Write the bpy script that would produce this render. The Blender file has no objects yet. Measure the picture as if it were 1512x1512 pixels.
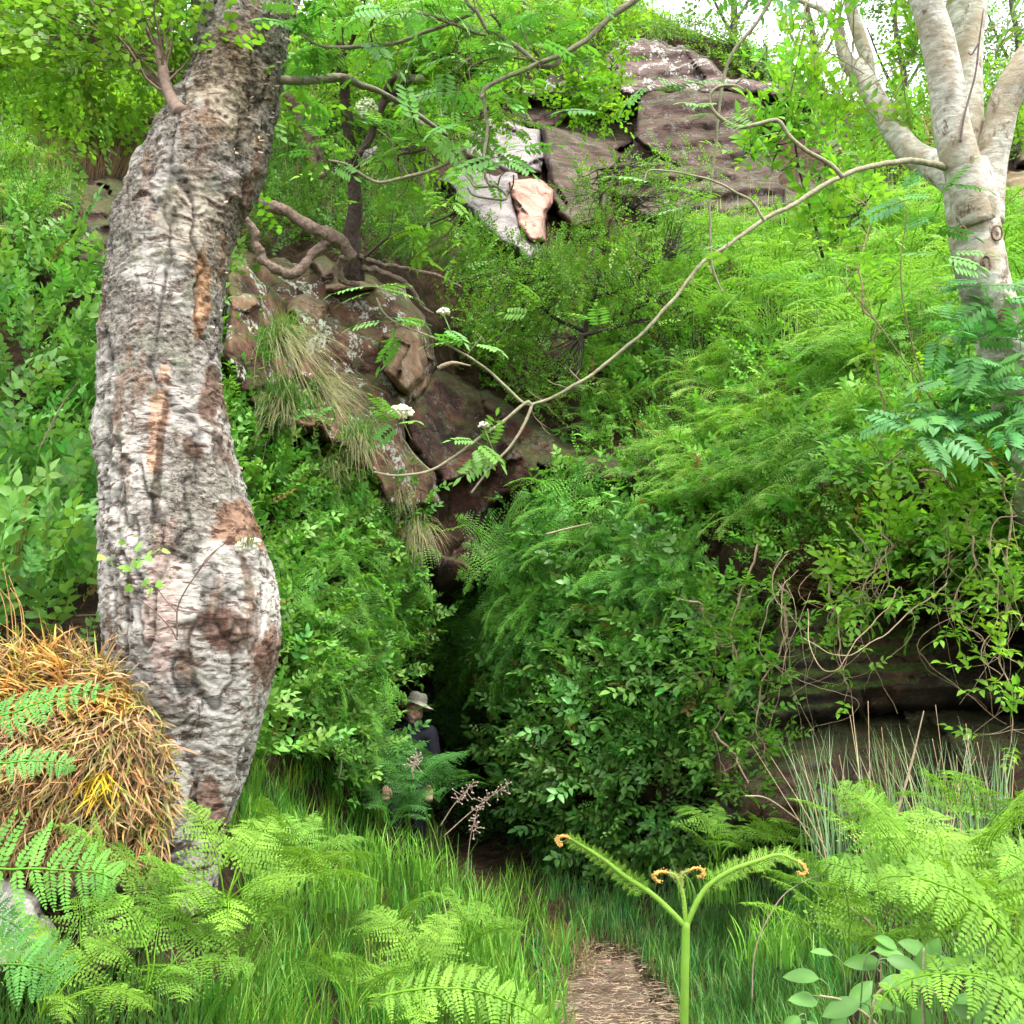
import bpy, math, random
import numpy as np
from mathutils import Vector, Matrix

R = np.random.default_rng(11)
random.seed(11)
SC = bpy.context.scene
COL = SC.collection

# ---------------------------------------------------------------- camera frame
PITCH = math.radians(10)
CP, SP = math.cos(PITCH), math.sin(PITCH)
EYE = np.array([0, 0, 1.6])
RT = np.array([1., 0, 0]); FW = np.array([0, CP, SP]); UP = np.array([0, -SP, CP])

def P(px, py, d):
    """point seen at photo pixel (1512 wide) at depth d metres"""
    px = np.asarray(px, float); py = np.asarray(py, float); d = np.asarray(d, float)
    a = (px - 756) / 1512; b = (756 - py) / 1512
    return EYE + d[..., None] * (a[..., None] * RT + FW + b[..., None] * UP)

def unit(v):
    v = np.asarray(v, float)
    return v / np.maximum(np.linalg.norm(v, axis=-1, keepdims=True), 1e-9)

# ---------------------------------------------------------------- noise
def _h(i, j, k):
    n = (i * 374761393 + j * 668265263 + k * 2147483647 + 1013904223) & 0xffffffff
    n = ((n ^ (n >> 13)) * 1274126177) & 0xffffffff
    n = (n ^ (n >> 16)) & 0xffffffff
    return n / 4294967295.0

def vnoise(p):
    p = np.asarray(p, float)
    f = np.floor(p); i = f.astype(np.int64); t = p - f; t = t * t * (3 - 2 * t)
    x, y, z = i[..., 0], i[..., 1], i[..., 2]
    r = 0
    for dx in (0, 1):
        wx = t[..., 0] if dx else 1 - t[..., 0]
        for dy in (0, 1):
            wy = t[..., 1] if dy else 1 - t[..., 1]
            for dz in (0, 1):
                wz = t[..., 2] if dz else 1 - t[..., 2]
                r = r + wx * wy * wz * _h(x + dx, y + dy, z + dz)
    return r

def fbm(p, o=4):
    a, s, r = .5, 0, 0
    p = np.asarray(p, float)
    for _ in range(o):
        r = r + a * vnoise(p); s += a; a *= .5; p = p * 2.03 + 17.3
    return r / s

def v3(a, b, c=None):
    if c is None: c = np.zeros_like(a)
    return np.stack([a, b, c], -1)

# ---------------------------------------------------------------- mesh builder
class MB:
    def __init__(s): s.v = []; s.f3 = []; s.f4 = []; s.c = []; s.n = 0
    def add(s, v, f3=None, f4=None, c=None):
        v = np.asarray(v, float).reshape(-1, 3)
        if c is None: c = np.ones((len(v), 3))
        c = np.broadcast_to(np.asarray(c, float), (len(v), 3))
        s.v.append(v); s.c.append(c)
        if f3 is not None and len(f3): s.f3.append(np.asarray(f3, np.int64).reshape(-1, 3) + s.n)
        if f4 is not None and len(f4): s.f4.append(np.asarray(f4, np.int64).reshape(-1, 4) + s.n)
        s.n += len(v)
        return s
    def join(s, o):
        for v, c in zip(o.v, o.c): s.v.append(v); s.c.append(c)
        for f in o.f3: s.f3.append(f + s.n)
        for f in o.f4: s.f4.append(f + s.n)
        s.n += o.n
    def arrays(s):
        v = np.concatenate(s.v); c = np.concatenate(s.c)
        f3 = np.concatenate(s.f3) if s.f3 else np.zeros((0, 3), int)
        f4 = np.concatenate(s.f4) if s.f4 else np.zeros((0, 4), int)
        return v, f3, f4, c
    def mesh(s, name, mat, smooth=True, off=(0, 0, 0)):
        v, f3, f4, c = s.arrays()
        me = bpy.data.meshes.new(name)
        v = v - np.asarray(off)
        me.vertices.add(len(v)); me.vertices.foreach_set('co', v.ravel().astype(np.float32))
        nl = f3.size + f4.size
        me.loops.add(nl)
        me.loops.foreach_set('vertex_index', np.concatenate([f3.ravel(), f4.ravel()]).astype(np.int32))
        me.polygons.add(len(f3) + len(f4))
        st = np.concatenate([np.arange(len(f3)) * 3, f3.size + np.arange(len(f4)) * 4]).astype(np.int32)
        me.polygons.foreach_set('loop_start', st)
        try:
            tot = np.concatenate([np.full(len(f3), 3), np.full(len(f4), 4)]).astype(np.int32)
            me.polygons.foreach_set('loop_total', tot)
        except Exception: pass
        me.polygons.foreach_set('use_smooth', np.full(len(f3) + len(f4), smooth))
        at = me.color_attributes.new('Col', 'FLOAT_COLOR', 'POINT')
        at.data.foreach_set('color', np.concatenate([c, np.ones((len(c), 1))], 1).ravel().astype(np.float32))
        me.update(calc_edges=True); me.validate()
        if mat: me.materials.append(mat)
        return me
    def build(s, name, mat, parent=None, smooth=True, origin=None):
        v = np.concatenate(s.v)
        if parent is not None: off = world_loc(parent)
        elif origin is not None: off = np.asarray(origin, float)
        else:
            off = np.array([(v[:, 0].min() + v[:, 0].max()) / 2, (v[:, 1].min() + v[:, 1].max()) / 2, v[:, 2].min()])
        o = bpy.data.objects.new(name, s.mesh(name, mat, smooth, off))
        COL.objects.link(o)
        if parent is not None: o.parent = parent
        else: o.location = off
        return o

def world_loc(o):
    p = np.zeros(3)
    while o is not None: p = p + np.array(o.location); o = o.parent
    return p

def tag(o, label=None, cat=None, group=None, kind=None):
    if label: o['label'] = label
    if cat: o['category'] = cat
    if group: o['group'] = group
    if kind: o['kind'] = kind
    return o

def thing(name, label, cat, loc, group=None):
    o = bpy.data.objects.new(name, None); COL.objects.link(o)
    o.location = [float(x) for x in loc]; o.empty_display_size = .1
    return tag(o, label, cat, group)

def dup(root, loc=None, rot=None, scale=None, label=None, group=None):
    def cp(o, par):
        c = o.copy(); COL.objects.link(c); c.parent = par
        for ch in list(o.children): cp(ch, c)
        return c
    r = cp(root, None)
    if loc is not None: r.location = loc
    if rot is not None: r.rotation_euler = rot
    if scale is not None: r.scale = (scale,) * 3
    if label: r['label'] = label
    if group: r['group'] = group
    return r

# ---------------------------------------------------------------- templates and batches
def batch(mb, T, pos, X, Z, sc, tint):
    """copy template T=(v,f3,f4,c) to N frames with x axis X and normal near Z"""
    tv, t3, t4, tc = T
    pos = np.asarray(pos, float).reshape(-1, 3); N = len(pos)
    if N == 0: return
    X = unit(np.broadcast_to(X, (N, 3))); Z = np.broadcast_to(np.asarray(Z, float), (N, 3))
    Y = unit(np.cross(Z, X)); Z = np.cross(X, Y)
    sc = np.asarray(sc, float)
    if sc.ndim == 0: sc = np.full((N, 3), float(sc))
    elif sc.ndim == 1: sc = np.repeat(sc[:, None], 3, 1)
    L = tv[None] * sc[:, None]
    V = pos[:, None] + L[..., :1] * X[:, None] + L[..., 1:2] * Y[:, None] + L[..., 2:] * Z[:, None]
    tint = np.broadcast_to(np.asarray(tint, float), (N, 3))
    C = tc[None] * tint[:, None]
    nv = len(tv); o = (np.arange(N) * nv)[:, None, None]
    mb.add(V.reshape(-1, 3), (t3[None] + o).reshape(-1, 3) if len(t3) else None,
           (t4[None] + o).reshape(-1, 4) if len(t4) else None, C.reshape(-1, 3))

def T_(v, f3=(), f4=(), c=None):
    v = np.array(v, float)
    return (v, np.array(f3, int).reshape(-1, 3), np.array(f4, int).reshape(-1, 4),
            np.ones((len(v), 3)) if c is None else np.array(c, float))

def leaf_T(w=.5, fold=.1, droop=.12, wide=.4):
    h = w / 2
    return T_([(0, 0, 0), (wide * .8, h, fold), (wide * .8 + .32, h * .8, fold * .8 - droop * .3), (1, 0, -droop),
               (wide * .8 + .32, -h * .8, fold * .8 - droop * .3), (wide * .8, -h, fold), (wide * .8, 0, .02), (wide * .8 + .32, 0, -droop * .3)],
              [(0, 5, 6), (0, 6, 1), (7, 4, 3), (7, 3, 2)], [(6, 5, 4, 7), (6, 7, 2, 1)])
def fineleaf_T(w=.5, fold=.05, droop=.14, n=7):
    v, q = [], []
    for k in range(n + 1):
        t = k / n; h = w / 2 * math.sin(math.pi * min(1, t ** .85)) ** .75 if 0 < k < n else .004
        z = -droop * t * t
        v += [(t, h, z + fold * h * 4), (t, 0, z), (t, -h, z + fold * h * 4)]
        if k: b = 3 * k; q += [(b - 3, b - 2, b + 1, b), (b - 2, b - 1, b + 2, b + 1)]
    return T_(v, (), q, [(1, 1, 1), (1.35, 1.2, 1.3), (.92, .95, .9)] * (n + 1))
def diamond_T(w=.5, fold=.1):
    return T_([(0, 0, 0), (.42, w / 2, fold), (1, 0, -.06), (.42, -w / 2, fold)], [(0, 2, 1), (0, 3, 2)])

def merge_T(parts):
    mb = MB()
    for p in parts: mb.add(p[0], p[1], p[2], p[3])
    v, a, b, c = mb.arrays()
    return (v, a, b, c)

def place_T(T, pos, X, Z, sc, tint=(1, 1, 1)):
    mb = MB(); batch(mb, T, pos, X, Z, sc, tint); v, a, b, c = mb.arrays(); return (v, a, b, c)

def catmull(pts, n):
    p = np.asarray(pts, float)
    if len(p) < 3:
        t = np.linspace(0, 1, n)[:, None]; return p[0] * (1 - t) + p[-1] * t
    q = np.vstack([2 * p[0] - p[1], p, 2 * p[-1] - p[-2]])
    m = len(p) - 1; t = np.linspace(0, m - 1e-6, n); i = t.astype(int); u = (t - i)[:, None]
    a, b, c, d = q[i], q[i + 1], q[i + 2], q[i + 3]
    return .5 * (2 * b + (c - a) * u + (2 * a - 5 * b + 4 * c - d) * u ** 2 + (3 * b - a - 3 * c + d) * u ** 3)

def tube(mb, pts, r, sides=6, c=(1, 1, 1), rough=0, cap=True, seed=0):
    p = np.asarray(pts, float); n = len(p); r = np.interp(np.linspace(0, 1, n), np.linspace(0, 1, len(np.atleast_1d(r))), np.atleast_1d(r))
    t = unit(np.gradient(p, axis=0))
    ref = np.array([0, 0, 1.]) if abs(t[0, 2]) < .8 else np.array([0, 1., 0])
    N = np.zeros_like(p); N[0] = unit(np.cross(t[0], ref))
    for i in range(1, n):
        w = N[i - 1] - t[i] * np.dot(N[i - 1], t[i]); N[i] = unit(w)
    B = np.cross(t, N)
    th = np.linspace(0, 2 * math.pi, sides, endpoint=False)
    rr = np.repeat(r[:, None], sides, 1)
    V = p[:, None] + rr[..., None] * (np.cos(th)[None, :, None] * N[:, None] + np.sin(th)[None, :, None] * B[:, None])
    if rough:
        nz = fbm(V * (1.2 / max(r.mean(), .004)) * .5 + seed, 3)[..., None] - .5
        V = V + (V - p[:, None]) * nz * rough
    i = np.arange(n - 1)[:, None] * sides; j = np.arange(sides)[None]; k = (j + 1) % sides
    f = np.stack([i + j, i + k, i + sides + k, i + sides + j], -1).reshape(-1, 4)
    V = V.reshape(-1, 3)
    f3 = []
    if cap:
        V = np.vstack([V, p[0], p[-1] + t[-1] * r[-1] * .6])
        a, b = n * sides, n * sides + 1
        for q in range(sides):
            w = (q + 1) % sides
            f3 += [(a, w, q), (b, (n - 1) * sides + q, (n - 1) * sides + w)]
    mb.add(V, f3, f, c)
    return mb

def twig_T(bend=.1, r=.012, c=(.25, .18, .1)):
    m = MB(); t = np.linspace(0, 1, 5)
    tube(m, v3(t, bend * np.sin(t * 3), bend * t * t), [r, r * .4], 3, c, cap=False); return m.arrays()

# a spray: twig with leaves, alternate or opposite, unit length
def spray_T(leaf, n, ls, opposite=False, stem=(.3, .25, .1), seed=0, bend=.12, upl=.5, r=.012):
    g = np.random.default_rng(seed)
    parts = [twig_T(bend, r, stem)]
    for i in range(n):
        t = .12 + .86 * (i + .5) / n
        p = np.array([t, bend * math.sin(t * 3), bend * t * t])
        sides = (1, -1) if opposite else ((1,) if i % 2 else (-1,))
        for s in sides:
            x = np.array([g.uniform(.2, .8), s * g.uniform(.6, 1.1), g.uniform(-.25, upl)])
            z = np.array([g.normal(0, .3) - .2, g.normal(0, .35), 1.])
            parts.append(place_T(leaf, [p], x, z, ls * g.uniform(.75, 1.15), np.full(3, g.uniform(.8, 1.2))))
    parts.append(place_T(leaf, [[1, bend * .14, bend]], [1, .1, .2], [0, 0, 1.], ls))
    return merge_T(parts)

def pinnate_T(pairs=6, w=.34, seed=0):
    g = np.random.default_rng(seed); lf = leaf_T(w, .05, .05, .5)
    parts = [twig_T(.03, .009, (.6, .8, .35))]
    for i in range(pairs):
        t = .25 + .68 * i / pairs
        for s in (1, -1):
            l = .34 * (1 - .35 * abs(t - .5) * 1.5)
            parts.append(place_T(lf, [[t, .03 * math.sin(3 * t), .03 * t * t]], [.38, s, -.12 + g.normal(0, .05)], [0, -s * .2, 1], l))
    parts.append(place_T(lf, [[.97, 0, .03]], [1, 0, -.1], [0, 0, 1], .3))
    v, a, b, c = merge_T(parts); v = v.copy(); v[:, 2] -= .22 * v[:, 0] ** 2
    return (v, a, b, c)

# ---------------------------------------------------------------- fern frond on any curve
TOOTH = leaf_T(.62, .03, .05, .35)
DIAM = diamond_T(.62, .03)
def frond(mb, pts, up, wid, npin=20, npl=8, shape='lance', c=(1, 1, 1), sweep=.35, droop=.25, rr=.004, fine=False, start=.15, g=R, stemc=(.9, 1.0, .55), jag=1.):
    """rachis along pts, pinnae in pairs to both sides; up = leaf normal side; wid = longest pinna"""
    p = catmull(pts, 24); p = p + np.cumsum(g.normal(0, 1, (24, 3)), 0) * np.linalg.norm(p[-1] - p[0]) * .0035 * jag; L = np.linalg.norm(np.diff(p, axis=0), axis=1).sum()
    T = unit(np.gradient(p, axis=0)); up = np.asarray(up, float)
    tube(mb, p, [rr, rr * .25], 5, np.array(c) * stemc, cap=False)
    tt = start + (1 - start) * (np.arange(npin) / npin) ** .92
    ii = tt * 23; i0 = np.clip(ii.astype(int), 0, 22); u = (ii - i0)[:, None]
    B = p[i0] * (1 - u) + p[i0 + 1] * u; Tg = unit(T[i0] * (1 - u) + T[i0 + 1] * u)
    s = (tt - start) / (1 - start)
    if shape == 'lance': ln = wid * np.sin(np.clip((s + .12) / 1.12, 0, 1) ** .75 * math.pi) ** .8
    elif shape == 'tri': ln = wid * (1 - s) ** .85
    else: ln = wid * np.clip(1.15 - s, 0, 1) ** .8 * np.clip(.6 + s * 3, 0, 1)
    ln0 = np.maximum(ln, wid * .05)
    pos, X, Z, S, C = [], [], [], [], []
    for side in (1, -1):
        Y = unit(np.cross(up, Tg)) * side; Nn = unit(np.cross(Tg, Y) * side)
        pv = g.uniform(.78, 1.2, (npin, 1)) * np.array([[1., 1, 1]])
        D = unit(Y + Tg * sweep + g.normal(0, .11, (npin, 3)) * jag); ln = ln0 * g.uniform(1 - .22 * jag, 1 + .08 * jag, npin)
        W = unit(Tg - D * np.sum(Tg * D, 1, keepdims=True))
        for j in range(npl):
            uu = (j + .6) / npl
            base = B + D * (ln * uu)[:, None] - Nn * (ln * droop * uu ** 2)[:, None]
            sp = L * (1 - start) / npin * 1.0
            pl = np.minimum(ln * .34, sp * (.78 if shape == 'tri' else .62)) * (1.02 - uu) ** .6 * (.75 + .25 * min(1, uu * 4))
            for q in (1, -1):
                pos.append(base); X.append(unit(W * q + D * .55 - Nn * .1 + g.normal(0, .12 * jag, (npin, 3)))); Z.append(Nn)
                wv = ln / npl * 1.5
                S.append(np.stack([pl * 1.15, np.minimum(wv, pl * 1.3), pl], 1)); C.append(pv * (g.uniform(.9, 1.1, (npin, 1))))
        pos.append(B + D * (ln * .93)[:, None] - Nn * (ln * droop * .86)[:, None]); X.append(D); Z.append(Nn)
        S.append(np.stack([ln * .12, ln * .1, ln * .1], 1)); C.append(np.ones((npin, 3)))
    batch(mb, TOOTH if fine else DIAM, np.concatenate(pos), np.concatenate(X), np.concatenate(Z), np.concatenate(S), np.concatenate(C) * np.array(c))

def arch(L, a0, a1, n=8, yaw=0):
    a = np.linspace(a0, a1, n); d = np.stack([np.cos(a), 0 * a, np.sin(a)], 1) * (L / n)
    p = np.vstack([[0, 0, 0], np.cumsum(d, 0)]); cy, sy = math.cos(yaw), math.sin(yaw)
    return np.stack([p[:, 0] * cy, p[:, 0] * sy, p[:, 2]], 1)

# ---------------------------------------------------------------- grass
def blades(mb, pos, H, lean, curve, width, tint, tip=None, seg=4, up=(0, 0, 1)):
    """pos N×3; lean N×3 sideways unit vectors; curve amount of bend; width"""
    N = len(pos); H = np.broadcast_to(H, N).astype(float); width = np.broadcast_to(width, N).astype(float); curve = np.broadcast_to(curve, N).astype(float)
    up = np.broadcast_to(np.asarray(up, float), (N, 3))
    side = unit(np.cross(lean + R.normal(0, .35, (N, 3)), up))
    tint = np.broadcast_to(tint, (N, 3)); tip = tint if tip is None else np.broadcast_to(tip, (N, 3))
    V, C = [], []
    for k in range(seg + 1):
        t = k / seg
        a = curve * t
        c = pos + up * (H * (np.sin(a) / np.maximum(curve, 1e-3)))[:, None] + lean * (H * ((1 - np.cos(a)) / np.maximum(curve, 1e-3)))[:, None]
        w = (width * (1 - t) ** .7 * .5)[:, None]
        col = tint * (1 - t) + tip * t
        if k < seg: V += [c - side * w, c + side * w]; C += [col, col]
        else: V.append(c); C.append(col)
    V = np.stack(V, 1); C = np.stack(C, 1); nv = 2 * seg + 1
    o = (np.arange(N) * nv)[:, None, None]
    f4 = np.array([(2 * k, 2 * k + 1, 2 * k + 3, 2 * k + 2) for k in range(seg - 1)])
    f3 = np.array([(2 * seg - 2, 2 * seg - 1, 2 * seg)])
    mb.add(V.reshape(-1, 3), (f3[None] + o).reshape(-1, 3), (f4[None] + o).reshape(-1, 4), C.reshape(-1, 3))

# ---------------------------------------------------------------- hillside depth table
COLS = [-2600, -900, -300, 0, 150, 300, 450, 540, 600, 680, 750, 820, 900, 1050, 1200, 1350, 1512, 1800, 2500, 4200]
ROWS = [4000, 2200, 1800, 1512, 1400, 1300, 1230, 1150, 1050, 950, 850, 700, 550, 400, 300, 200, 100, 0, -150]
F = [.82, 2.09, 3.1]
TAB = [
 F[:2] + [2.0, 2.2, 2.3, 2.4, 2.5, 2.6, 2.8, 3.0, 3.6, 4.2, 4.8, 5.4, 6, 7, 9, 12, 14],
 F[:2] + [2.2, 2.5, 2.6, 2.7, 2.8, 2.9, 3.1, 3.4, 4.2, 4.8, 5.4, 6.0, 6.6, 7.6, 9.6, 13, 15],
 F[:2] + [2.4, 2.7, 2.9, 3.1, 3.2, 3.3, 3.4, 3.7, 4.8, 5.4, 6.0, 6.6, 7.2, 8.2, 10.4, 13.5, 16],
 F[:2] + [2.5, 2.8, 3.0, 3.3, 3.4, 3.5, 3.7, 4.1, 5.2, 5.8, 6.3, 7.0, 7.6, 8.6, 11, 14, 17],
 F[:2] + [2.7, 3.0, 3.2, 3.5, 3.6, 3.7, 3.9, 4.3, 5.5, 6.2, 6.8, 7.5, 8.2, 9.5, 12, 15, 18],
 F[:2] + [2.9, 3.4, 3.8, 4.3, 4.9, 5.6, 6.2, 6.6, 6.9, 7.6, 8.2, 9.0, 10, 11, 13, 16, 19],
 F[:2] + [3.1, 4.4, 5.3, 6.5, 7.1, 7.6, 7.8, 7.9, 8.1, 8.5, 9.2, 9.8, 10.8, 12, 14, 17, 20],
 F[:2] + [3.1, 4.8, 6.0, 7.6, 8.4, 8.9, 9.0, 8.9, 8.9, 9.1, 9.6, 10.2, 11.2, 12.5, 14.5, 17.5, 20],
 F[:2] + [3.1, 5.0, 6.3, 8.2, 10.7, 11.4, 11.6, 11.2, 9.5, 9.5, 10, 10.5, 11.5, 13, 15, 18, 21],
 F[:2] + [3.1, 5.0, 6.4, 8.4, 10.8, 11.6, 11.8, 11.4, 10.4, 10.9, 11.2, 12.2, 14, 16, 18, 20, 22],
 F[:2] + [3.1, 5.0, 6.5, 8.6, 10.2, 10.6, 10.7, 10.5, 10.1, 10.6, 11.2, 12.6, 14.3, 16.4, 18.4, 20, 22],
 F[:2] + [3.1, 5.0, 6.5, 8.5, 9.3, 9.2, 9.1, 9.2, 9.5, 10.2, 11.3, 12.9, 14.8, 16.8, 18.6, 20, 22],
 F[:2] + [3.1, 5.0, 6.5, 8.3, 8.5, 8.3, 8.3, 8.4, 8.7, 9.7, 11.1, 13.1, 15, 17, 18.4, 19.5, 21],
 F[:2] + [3.0, 4.8, 6.2, 7.5, 7.7, 7.5, 7.5, 7.5, 7.8, 8.8, 10.3, 12.4, 14.4, 16.4, 17.8, 19, 20],
 F[:2] + [2.8, 4.1, 5.1, 6.5, 7.4, 7.7, 7.6, 7.3, 6.4, 7.3, 8.9, 11.4, 13.6, 16, 18, 19, 20],
 F[:2] + [2.5, 3.4, 4.3, 5.8, 7.2, 7.6, 7.6, 7.4, 6.0, 6.2, 8.0, 10.5, 12.8, 15.5, 18, 19, 20],
 F[:2] + [2.3, 3.0, 3.8, 5.0, 6.6, 7.2, 7.3, 7.1, 6.0, 5.7, 7.5, 9.6, 11.8, 14.5, 17, 19, 20],
 F[:2] + [2.2, 2.7, 3.4, 4.2, 5.4, 6.2, 6.5, 6.2, 5.4, 5.2, 6.6, 8.6, 10.6, 13, 16, 18, 20],
 F[:2] + [2.2, 2.6, 3.0, 3.6, 4.4, 5.0, 5.2, 5.0, 4.8, 5.0, 6.0, 7.6, 9.4, 11.5, 14, 16, 18],
 F[:2] + [2.0, 2.4, 2.7, 3.1, 3.6, 4.0, 4.2, 4.4, 4.6, 5.0, 5.8, 7.0, 8.6, 10, 12, 14, 16],
]
TAB = np.array(TAB)
_gx = np.arange(-2600, 4201, 12.0); _gy = np.arange(-150, 4001, 12.0)
_rows = np.array(ROWS[::-1], float)
_A = np.stack([np.interp(_gy, _rows, TAB[i][::-1]) for i in range(len(COLS))])
_G = np.stack([np.interp(_gx, COLS, _A[:, j]) for j in range(len(_gy))], 1)
def _blur(A, s):
    k = np.exp(-.5 * (np.arange(-3 * s, 3 * s + 1) / s) ** 2); k /= k.sum()
    for ax in (0, 1):
        Ap = np.pad(A, [(3 * s, 3 * s) if a == ax else (0, 0) for a in (0, 1)], 'edge')
        A = np.apply_along_axis(lambda m: np.convolve(m, k, 'valid'), ax, Ap)
    return A
_G = _blur(_G, 2)
def D(px, py, rough=True):
    x = (np.asarray(px, float) + 2600) / 12; y = (np.asarray(py, float) + 150) / 12
    x = np.clip(x, 0, len(_gx) - 1.001); y = np.clip(y, 0, len(_gy) - 1.001)
    i = x.astype(int); j = y.astype(int); u = x - i; w = y - j
    d = (_G[i, j] * (1 - u) + _G[i + 1, j] * u) * (1 - w) + (_G[i, j + 1] * (1 - u) + _G[i + 1, j + 1] * u) * w
    if rough:
        q = v3(np.asarray(px, float), np.asarray(py, float))
        amt = np.where(np.asarray(py) > 1420, .25, 1.0)
        d = d * (1 + amt * (.10 * (fbm(q / 90., 3) - .5) + .03 * (fbm(q / 22. + 9, 2) - .5)))
    return d
def S(px, py): return P(px, py, D(px, py))
def SN(px, py, e=14.):
    a = S(px + e, py) - S(px - e, py); b = S(px, py - e) - S(px, py + e)
    n = unit(np.cross(a, b)); v = S(px, py) - EYE
    return np.where((np.sum(n * v, -1) > 0)[..., None], -n, n)
SKY_X = [-2600, -300, 0, 120, 280, 500, 700, 850, 940, 1000, 1060, 1130, 1200, 1235, 1330, 1400, 1450, 1512, 1700, 4200]
SKY_Y = [-100, 20, 55, 75, 60, 20, -20, -20, 5, 38, 60, 88, 135, 162, 168, 168, 150, 120, 60, -100]
def skyline(px): return np.interp(px, SKY_X, SKY_Y)

def inside(px, py, poly):
    x = np.asarray(px, float); y = np.asarray(py, float); r = np.zeros(x.shape, bool)
    n = len(poly); j = n - 1
    for i in range(n):
        xi, yi = poly[i]; xj, yj = poly[j]
        c = ((yi > y) != (yj > y)) & (x < (xj - xi) * (y - yi) / ((yj - yi) or 1e-9) + xi)
        r ^= c; j = i
    return r
def edgedist(px, py, poly):
    x = np.asarray(px, float); y = np.asarray(py, float); m = np.full(x.shape, 1e9)
    n = len(poly)
    for i in range(n):
        x0, y0 = poly[i]; x1, y1 = poly[(i + 1) % n]; dx, dy = x1 - x0, y1 - y0
        t = np.clip(((x - x0) * dx + (y - y0) * dy) / (dx * dx + dy * dy + 1e-9), 0, 1)
        m = np.minimum(m, np.hypot(x - x0 - t * dx, y - y0 - t * dy))
    return m
def pick(poly, n, excl=(), g=R):
    a = np.array(poly, float); lo, hi = a.min(0), a.max(0); X, Y, tot = [], [], 0
    while tot < n:
        x = g.uniform(lo[0], hi[0], n * 2); y = g.uniform(lo[1], hi[1], n * 2)
        ok = inside(x, y, poly) & (y > skyline(x) + 2) & ~((x > 556) & (x < 664) & (y > 985) & (y < 1128))   # the gap the person looks out of
        for e in excl: ok &= ~inside(x, y, e)
        X.append(x[ok]); Y.append(y[ok]); tot += ok.sum()
        if ok.sum() == 0: break
    x = np.concatenate(X)[:n]; y = np.concatenate(Y)[:n]
    return x, y
def jit(n, base, var=.18, hue=.08, g=R):
    b = np.asarray(base, float)
    return np.clip(b * g.uniform(1 - var, 1 + var, (n, 1)) * (1 + g.normal(0, hue, (n, 3)) * np.array([1.3, .5, 1.2])), .002, 1)
# ---------------------------------------------------------------- materials
class NT:
    def __init__(s, name):
        s.m = bpy.data.materials.new(name); s.m.use_nodes = True; s.t = s.m.node_tree; s.t.nodes.clear()
        s.out = s.n('ShaderNodeOutputMaterial')
        s.tc = s.n('ShaderNodeTexCoord')
    def n(s, typ, ins=None, **kw):
        x = s.t.nodes.new(typ)
        for k, v in kw.items(): setattr(x, k, v)
        for k, v in (ins or {}).items():
            if isinstance(v, bpy.types.NodeSocket): s.t.links.new(v, x.inputs[k])
            else: x.inputs[k].default_value = v
        return x
    def coord(s, scale=(1, 1, 1)):
        return s.n('ShaderNodeMapping', {0: s.tc.outputs['Object'], 3: scale}).outputs[0]
    def noise(s, scale, detail=5, rough=.6, vec=None, dist=0):
        return s.n('ShaderNodeTexNoise', {'Vector': vec or s.tc.outputs['Object'], 'Scale': scale, 'Detail': detail, 'Roughness': rough, 'Distortion': dist}).outputs[0]
    def ramp(s, fac, stops, interp='LINEAR'):
        r = s.n('ShaderNodeValToRGB', {0: fac}); cr = r.color_ramp; cr.interpolation = interp
        while len(cr.elements) < len(stops): cr.elements.new(.5)
        for e, (p, c) in zip(cr.elements, stops):
            e.position = p; e.color = (c, c, c, 1) if isinstance(c, (int, float)) else (*c, 1)
        return r.outputs[0]
    def mix(s, fac, a, b, mode='MIX'):
        x = s.n('ShaderNodeMix', data_type='RGBA', blend_type=mode)
        for k, v in ((0, fac), (6, a), (7, b)):
            if isinstance(v, bpy.types.NodeSocket): s.t.links.new(v, x.inputs[k])
            elif k == 0: x.inputs[0].default_value = v
            else: x.inputs[k].default_value = (*v, 1)
        return x.outputs[2]
    def math(s, op, a, b=0.):
        return s.n('ShaderNodeMath', {0: a, 1: b}, operation=op).outputs[0]
    def bump(s, h, strength=.5, dist=.02, prev=None):
        ins = {'Strength': strength, 'Distance': dist, 'Height': h}
        if prev: ins['Normal'] = prev
        return s.n('ShaderNodeBump', ins).outputs[0]
    def finish(s, col, rough=.8, normal=None, spec=.3):
        b = s.n('ShaderNodeBsdfPrincipled', {'Roughness': rough, 'Specular IOR Level': spec})
        if isinstance(col, bpy.types.NodeSocket): s.t.links.new(col, b.inputs['Base Color'])
        else: b.inputs['Base Color'].default_value = (*col, 1)
        if normal: s.t.links.new(normal, b.inputs['Normal'])
        s.t.links.new(b.outputs[0], s.out.inputs[0]); return s.m

def leaf_mat(name, col=(1, 1, 1), trans=.35, rough=.45, spec=.35):
    m = NT(name)
    a = m.n('ShaderNodeAttribute', attribute_name='Col').outputs['Color']
    no = m.ramp(m.noise(9, 3, .6), [(.3, .78), (.7, 1.2)])
    c = m.mix(1., a, no, 'MULTIPLY'); c = m.mix(1., c, col, 'MULTIPLY')
    ct = m.mix(1., c, (1.1, 1.2, .55), 'MULTIPLY')
    b = m.n('ShaderNodeBsdfPrincipled', {'Base Color': c, 'Roughness': rough, 'Specular IOR Level': spec})
    t = m.n('ShaderNodeBsdfTranslucent', {'Color': ct})
    x = m.n('ShaderNodeMixShader', {0: trans, 1: b.outputs[0], 2: t.outputs[0]})
    m.t.links.new(x.outputs[0], m.out.inputs[0]); return m.m

def simple(name, c, rough=.8, var=.25, scale=20, bump=.3, spec=.3):
    m = NT(name); f = m.noise(scale, 5, .65)
    c = np.array(c)
    return m.finish(m.ramp(f, [(.3, tuple(c * (1 - var))), (.7, tuple(np.minimum(c * (1 + var), 1)))]), rough, m.bump(f, bump, .01), spec)

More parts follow.
